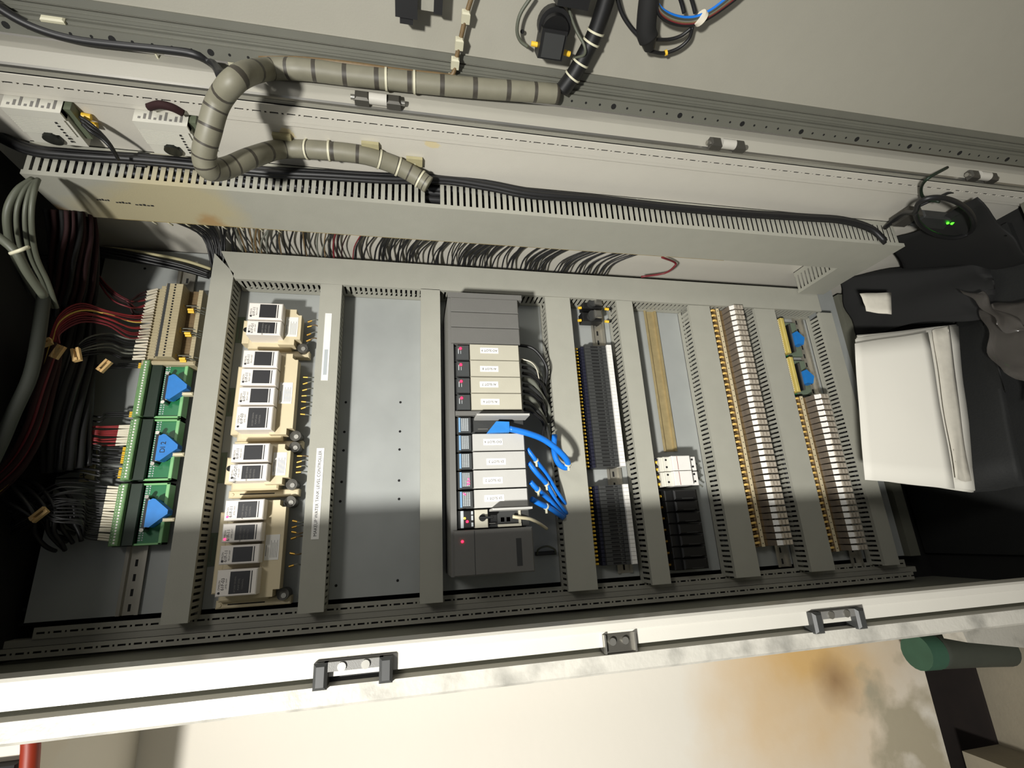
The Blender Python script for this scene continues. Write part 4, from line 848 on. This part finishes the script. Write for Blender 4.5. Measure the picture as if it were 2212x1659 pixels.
for i, (x, y, fn) in enumerate(((515, 132, 'd'), (120, 50, 'd'), (326, 99, 'd'), (610, 300, 'v'), (800, 318, 'v'), (895, 350, 'v'))):
    if fn == 'd': p = atd(x, y, .003)
    else: p = atv(x, y, .640)
    m = MB(); m.cbox(p[0] - .014, p[0] + .014, p[1] - .004, p[1] + .004, p[2] - .008, p[2] + .008, 'tie', .002) if fn == 'd' else m.box(p[0] - .014, p[0] + .014, p[1] - .002, p[1] + .004, p[2] - .009, p[2] + .009, 'kraft')
    m.tube([p, (p[0] + .003, p[1] - .004, p[2] - .010), (p[0] + .004, p[1] - .006, p[2] - .020)], .0014, 'tie', 5, 3)
    tag(m.build('tie_mount', origin=p), ['pale tie mount at the bend of the spiral hose on the door', 'pale tie mount on the door nearest its top left', 'pale tie mount under the thin black door cable', 'yellowed tie mount above the start of the hose on the side wall', 'yellowed tie mount in the middle of the hose on the side wall', 'yellowed tie mount where the hose turns into the duct'][i], 'cable tie mount')
# ================================================================== things on the door
wire('black_cable', [atd(-20, 5, .008), atd(40, 42, .008), atd(100, 68, .008), atd(170, 86, .008), atd(260, 97, .008), atd(350, 106, .008), atd(420, 117, .010), atd(462, 140, .016), at(478, 166, .52)], .0060, 'wire_black', 'black cable clipped along the door edge at the upper left', 'cable', None, 10)
wire('brown_cable', [atd(1022, -15, .008), atd(1008, 30, .008), atd(996, 80, .008), atd(985, 130, .008), atd(976, 162, .01), atd(940, 160, .012), atd(860, 152, .012), atd(760, 138, .012), atd(660, 128, .010), atd(560, 124, .008)], .0035, 'socket_brown', 'thin brown cable running across the door and along the spiral hose', 'cable', None, 8)
for i, (x, y) in enumerate(((1006, 32), (992, 90), (983, 132), (976, 168))):
    p = atd(x, y, .006); m = MB(); m.cbox(p[0] - .006, p[0] + .006, p[1] - .008, p[1] + .002, p[2] - .008, p[2] + .008, 'tie', .002); tag(m.build('tie_mount', origin=p), 'white tie mount on the brown door cable, %s from the top' % nth(i + 1), 'cable tie mount', 'tie mounts of the brown cable')
bp = [atd(1318, -30, .016), atd(1300, 30, .016), atd(1282, 80, .016), atd(1262, 120, .016), atd(1240, 160, .016), atd(1214, 196, .014)]
bh = wire('black_conduit', bp, .0125, 'black', 'black conduit with pale ties coming down the door to the spiral hose', 'conduit', None, 14, 8)
S = smooth(bp, 8)
for ix in (14, 18, 27, 33):
    p = np.array(S[ix]); q = np.array(S[ix + 1]); d = (q - p) / np.linalg.norm(q - p); MB().cyl(p - d * .0014, p + d * .0014, .0138, 'tie', 14).build('cable_tie', bh, origin=bp[0])
# contact block
cb = atd(1190, 70, 0); t = thing('push_button', 'black round based push button block on the door, wired on both sides', 'switch', cb)
def dl(du, ds, n): return (cb[0] + du, cb[1] + dd[0] * ds + dn[0] * n, cb[2] + dd[1] * ds + dn[1] * n)
def dblk(m, u0, u1, s0, s1, n0, n1, mt): m.hexa([dl(u0, s0, n0), dl(u1, s0, n0), dl(u1, s1, n0), dl(u0, s1, n0), dl(u0, s0, n1), dl(u1, s0, n1), dl(u1, s1, n1), dl(u0, s1, n1)], mt)
m = MB(); m.cyl(dl(0, .012, 0), dl(0, .012, .018), .024, 'black', 24); m.cyl(dl(0, .012, .018), dl(0, .010, .026), .019, 'black', 24); m.build('round_base', t)
m = MB(); dblk(m, -.021, .017, -.026, .012, .004, .034, 'black'); dblk(m, -.017, .013, -.023, .008, .034, .038, 'charcoal'); m.build('contact_block', t)
MB().cyl(dl(-.030, -.014, .015), dl(-.020, -.014, .016), .0036, 'yellow', 10).build('ferrule', t); MB().cyl(dl(.018, -.018, .015), dl(.032, -.020, .015), .0040, 'yellow', 10).build('ferrule', t)
wire('thin_cable', [atd(1150, -10, .01), atd(1124, 30, .012), atd(1117, 65, .012), atd(1124, 88, .012), atd(1141, 102, .014)], .0026, 'cable_grey', 'thin grey cable bowed left of the black push button', 'cable', None, 7)
wire('thin_cable', [atd(1226, -10, .010), atd(1232, 30, .012), atd(1246, 68, .018), atd(1262, 98, .03), atd(1262, 118, .03), atd(1240, 126, .016)], .0022, 'cable_grey', 'thin grey cable crossing the black conduit right of the push button', 'cable', None, 7)
for (x, y, l) in ((1128, 68, 'left of the push button'), (932, 36, 'hidden')):
    if l != 'hidden': p = atd(x, y, 0); tag(MB().cyl(p, (p[0], p[1] + dn[0] * .0008, p[2] + dn[1] * .0008), .003, 'black_gap', 12).build('drilled_hole', origin=p), 'small black drilled hole in the door ' + l, 'hole')
def dthing(name, label, cat, x, y, parts):
    c = atd(x, y, 0); t = thing(name, label, cat, c)
    for (nm, u0, u1, s0, s1, n0, n1, mt) in parts:
        m = MB(); P = [(c[0] + a, c[1] + dd[0] * s + dn[0] * n, c[2] + dd[1] * s + dn[1] * n) for n in (n0, n1) for (a, s) in ((u0, s0), (u1, s0), (u1, s1), (u0, s1))]; m.hexa(P, mt); m.build(nm, t)
dthing('selector_switch', 'black switch back cut by the top edge, left of the brown cable', 'switch', 880, 0, [('contact_block', -.016, .014, -.014, .02, 0, .03, 'black'), ('end_block', -.010, .008, -.022, -.010, .004, .026, 'black'), ('bracket', .014, .040, -.004, .02, 0, .02, 'frame_grey'), ('bracket_end', .036, .048, -.006, .02, 0, .022, 'black')])
dthing('selector_switch', 'black block cut by the top edge between push button and black conduit', 'switch', 1240, -4, [('contact_block', -.030, .016, -.006, .03, 0, .03, 'black')])
bb = wire('indicator_lamp', [atd(1404, -20, .02), atd(1398, 30, .022), atd(1396, 66, .022), atd(1401, 84, .022)], .0145, 'black_mat', 'fat black sleeved lamp holder on the door with wires looping off it', 'indicator lamp', None, 16)
MB().cyl(atd(1400, 80, .022), atd(1403, 106, .020), .0135, 'black', 18, .008).build('tapered_end', bb, origin=atd(1404, -20, .02))
for i, (c, off) in enumerate((('pipe', 0), ('blue_cable', -5), ('socket_brown', 6), ('wine', 9), ('wire_grey', 3), ('wire_black', 12))):
    wire('door_wire', [atd(1412 + off * .5, -20 + off, .03), atd(1424, 18 + off, .028), atd(1455, 38 + off, .024), atd(1495, 42 + off * .9, .022), atd(1535, 26 + off * .8, .020), atd(1580, -8 + off, .018), atd(1605, -30 + off, .018)], .0030 if i != 1 else .0022, c, ['grey green', 'blue', 'brown', 'dark red', 'pale grey', 'black'][i] + ' wire of the bundle arcing right of the black lamp holder', 'wire', None, 8)
tag(MB().cyl(atd(1511, 36, .022), atd(1516, 42, .022), .011, 'white_tube', 16).build('cable_tie', origin=atd(1513, 39, .022)), 'white tie around the wire bundle on the door', 'cable tie')
wire('door_wire', [atd(1330, -20, .01), atd(1342, 25, .012), atd(1362, 58, .016), atd(1385, 82, .02)], .0032, 'wire_black', 'black wire bowed on the left of the black lamp holder', 'wire', None, 8)
wire('door_wire', [atd(1404, 84, .02), atd(1440, 86, .014), atd(1470, 78, .014), atd(1494, 60, .016)], .0028, 'wire_black', 'black wire, inner loop right of the lamp holder', 'wire', None, 8)
wire('door_wire', [atd(1404, 110, .018), atd(1432, 115, .012), atd(1464, 105, .012), atd(1488, 84, .014), atd(1496, 58, .016)], .0028, 'wire_black', 'black wire, outer loop right of the lamp holder with a yellow tag', 'wire', None, 8)
tag(MB().cyl(atd(1436, 115, .012), atd(1441, 113, .012), .0042, 'yellow', 10).build('wire_tag', origin=atd(1438, 114, .012)), 'small yellow tag on the outer wire loop of the door', 'tag')
for k, x in enumerate((1462, 1486)): wire('door_wire', [atd(x, -25, .02), atd(x + 10, 5, .02), atd(x + 16, 28, .022)], .003, 'wire_black', ['left', 'right'][k] + ' one of two short black wires entering the door bundle from the top edge', 'wire', None, 7)
# ================================================================== bottom of the cabinet (right of the photo)
def sheet(m, pts, th, mt, nx=10, ny=8, wav=0, seed=0):
    """pts: four uvw corners (a b c d) of a slightly uneven sheet"""
    a, b, c, d = [np.array(p, float) for p in pts]; rr = random.Random(seed); V = []; ph = [rr.uniform(0, 6) for _ in range(4)]
    for lay in (0, 1):
        for j in range(ny + 1):
            for i in range(nx + 1):
                s_, t_ = i / nx, j / ny; p = (a * (1 - s_) + b * s_) * (1 - t_) + (d * (1 - s_) + c * s_) * t_
                z = wav * (math.sin(5 * s_ + 4 * t_ + ph[0]) + .6 * math.sin(11 * t_ + 3 * s_ + ph[1])) ; p = p + np.array([wav * math.sin(9 * t_ + ph[2]) * (1 if i == nx else 0), wav * .7 * math.sin(8 * s_ + ph[3]) * (1 if j in (0, ny) else 0), z - lay * th]); V.append(p)
    n = (nx + 1) * (ny + 1); Fs = []
    for j in range(ny):
        for i in range(nx):
            k = j * (nx + 1) + i; Fs += [(k, k + 1, k + nx + 2, k + nx + 1), (n + k + nx + 1, n + k + nx + 2, n + k + 1, n + k)]
    for i in range(nx): Fs += [(i + 1, i, n + i, n + i + 1)]; k = ny * (nx + 1) + i; Fs += [(k, k + 1, n + k + 1, n + k)]
    for j in range(ny): k = j * (nx + 1); Fs += [(k, k + nx + 1, n + k + nx + 1, n + k)]; k += nx; Fs += [(k + nx + 1, k, n + k, n + k + nx + 1)]
    m.add(V, Fs, mt, True); return m
ps = thing('paper_stack', 'stack of white folded papers standing at the bottom of the cabinet', 'papers', at(1970, 900, .2))
for k in range(7):
    e = k * .0028; q = R.uniform(-5, 5)
    m = sheet(MB(), [at(1849 + k * .6, 733 - k * 1.5, .172 - e), at(2066 + q, 700 + abs(q), .226 - e), at(2102 + q, 1064 - abs(q), .236 - e), at(1869 + k, 1034, .178 - e)], .0006, 'paper', wav=.0012, seed=k); m.build('page', ps)
m = sheet(MB(), [at(2016, 712, .222), at(2050, 704, .226), at(2098, 1040, .240), at(2062, 1036, .236)], .0006, 'paper_edge', 4, 14, .0022, 5); m.build('rumpled_page', ps)
m = sheet(MB(), [at(1846, 742, .190), at(2004, 718, .234), at(2064, 1056, .244), at(1868, 1036, .192)], .0008, 'paper', wav=.0009, seed=9); m.build('cover_page', ps)
tg = sheet(MB(), [at(1858, 634, .17), at(1926, 632, .19), at(1925, 680, .19), at(1872, 672, .17)], .0006, 'paper_edge', 6, 4, .001, 2).build('paper_tag', origin=at(1890, 655, .18)); tag(tg, 'small curled scrap of paper above the stack of papers', 'paper')
bd = sheet(MB(), [at(2060, 692, .19), at(2128, 676, .27), at(2216, 1050, .28), at(2095, 1066, .20)], .004, 'rubber', 6, 6, .002, 4).build('rubber_mat', origin=at(2130, 900, .16)); tag(bd, 'dark rubber mat standing behind the stack of papers', 'mat')
m = MB(); sheet(m, [at(1800, 600, .02), at(2130, 560, .30), at(2150, 680, .29), at(1860, 720, .02)], .004, 'black_mat', 14, 12, .010, 8); sheet(m, [atv(1925, 520, .63), atv(2105, 436, .60), atv(2250, 560, .50), at(1990, 640, .06)], .004, 'black_mat', 14, 12, .008, 12); tag(m.build('black_sack', origin=at(1950, 650, .05)), 'crumpled black sack lying in the dark between duct and papers', 'sack')
m = MB(); sheet(m, [at(2105, 668, .27), at(2225, 640, .37), at(2260, 880, .36), at(2170, 800, .32)], .0006, 'plastic_film', 16, 16, .010, 3); sheet(m, [at(2085, 625, .29), at(2130, 640, .31), at(2240, 720, .37), at(2150, 705, .33)], .0006, 'plastic_film', 12, 12, .007, 6)
tag(m.build('plastic_bag', origin=at(2170, 720, .2)), 'crumpled clear plastic bag at the right edge of the photo', 'bag')
# small device with green lights and its cable
dv = thing('network_switch', 'small dark device with two glowing green lights and a coiled cable', 'device', (1.20, .63, .33))
p0 = atv(2000, 470, .600); p1 = atv(2072, 500, .600)
MB().cbox(p0[0], p1[0], .602, .622, p1[2], p0[2], 'charcoal', .003).build('housing', dv)
MB().box(p0[0] - .035, p0[0] - .004, .606, .626, p1[2] - .010, p0[2], 'steel_dark').build('plug', dv)
for (x, y, c, r) in ((2058, 481, 'led_green', .0042), (2047, 481, 'led_green', .0024)):
    a = atv(x, y, .6015); MB().cyl(a, (a[0], a[1] - .0025, a[2]), r, c, 12).build('status_light', dv, origin=o_uvw(dv))
lp = []
for k in range(13):
    th = 2 * math.pi * k / 12; x = 2040 + 64 * math.cos(th); y = 470 + 42 * math.sin(th) + 12 * math.cos(th); lp.append(atv(x, y, .585 - .002 * k))
wire('black_cable', [atv(1912, 492, .62), atv(1950, 462, .61)] + lp[6:] + lp[1:7], .0048, 'wire_black', 'coiled black cable around the device with green lights', 'cable', None, 9)
wire('thin_cable', [at(2046, 362, .46), atv(2005, 385, .60), atv(1990, 405, .62), atv(1996, 428, .62), atv(2030, 436, .60)], .003, 'green_dark', 'thin dark cable hanging from the frame above the coiled cable', 'cable', None, 7)
wire('thin_cable', [atv(1912, 490, .63), atv(1960, 458, .63), atv(2030, 425, .63), atv(2060, 415, .64), atv(2110, 420, .645), atv(2180, 428, .645)], .003, 'wire_black', 'thin black cable rising to the frame beside the device with green lights', 'cable', None, 7)
pl = at(2158, 452, .36); m = MB(); a = [at(2105, 440, .34), at(2190, 425, .36), at(2235, 540, .30), at(2150, 560, .28)]; m.prism(a[::-1], (0, 0, .004), 'frame_grey')
for (x, y) in ((2178, 454), (2186, 476), (2198, 498)): c = at(x, y, .345); m.box(c[0] - .006, c[0] + .006, c[1] - .005, c[1] + .005, c[2], c[2] + .006, 'black_gap')
m.build('corner_bracket', cab)
fr = MB(); fr.box(1.215, 1.245, -.10, .62, -.03, .004, 'frame_dark'); fr.build('cross_member', cab)
m = MB(); m.box(1.325, 1.339, -.10, .62, -.05, .36, 'rubber'); tag(m.build('floor_mat', origin=(1.33, .2, .1)), 'black rubber mat covering the dark floor of the cabinet', 'mat')
# ================================================================== outside, bottom edge of the photo
pc = [(2, 'dark'), ]
a = at(55, 1610, .20); mb = MB(); mb.box(-1.4, a[0], -2.6, VL - .06, -.12, .19, 'wall_paint'); struct('trim_2', mb)
m = MB(); m.box(-1.0, a[0] - .002, -.60, -.245, .19, .21, 'black_mat'); tag(m.build('cable_tray', origin=(-.7, -.4, .2)), 'black tray on the pillar in the lower left corner', 'tray')
wire('orange_cable', [at(66, 1588, .205), at(66, 1620, .205), at(60, 1700, .205)], .010, 'orange', 'blurred orange cable in the lower left corner', 'cable', None, 12)
u, v, w = at(2002, 1408, -.02)
pp = wire('drain_pipe', [(u, v, w), (u + .18, v - .012, w), (u + .50, v - .04, w)], .037, 'pipe', 'dark pipe running from the wall towards the right edge below the cabinet frame', 'pipe', None, 20)
MB().cyl((u - .030, v + .002, w), (u + .016, v, w), .039, 'green_paint', 20).build('end_cap', pp, origin=(u, v, w))
mb = MB(); P = [at(2078, 1362, .10), at(2240, 1342, .10), at(2240, 1402, .10), at(2090, 1388, .10)]; mb.prism(P[::-1], (0, 0, -.05), 'frame_dirty'); tag(mb.build('footing_block', origin=P[0]), 'pale block beside the dark pipe at the right edge', 'block')
mb = MB(); c = at(2078, 1622, -.1); mb.cbox(c[0], 1.44, -1.1, c[1], -.1, .05, 'concrete', .01); tag(mb.build('curb_block', origin=(1.44, -.8, 0)), 'concrete curb in the lower right corner', 'curb')
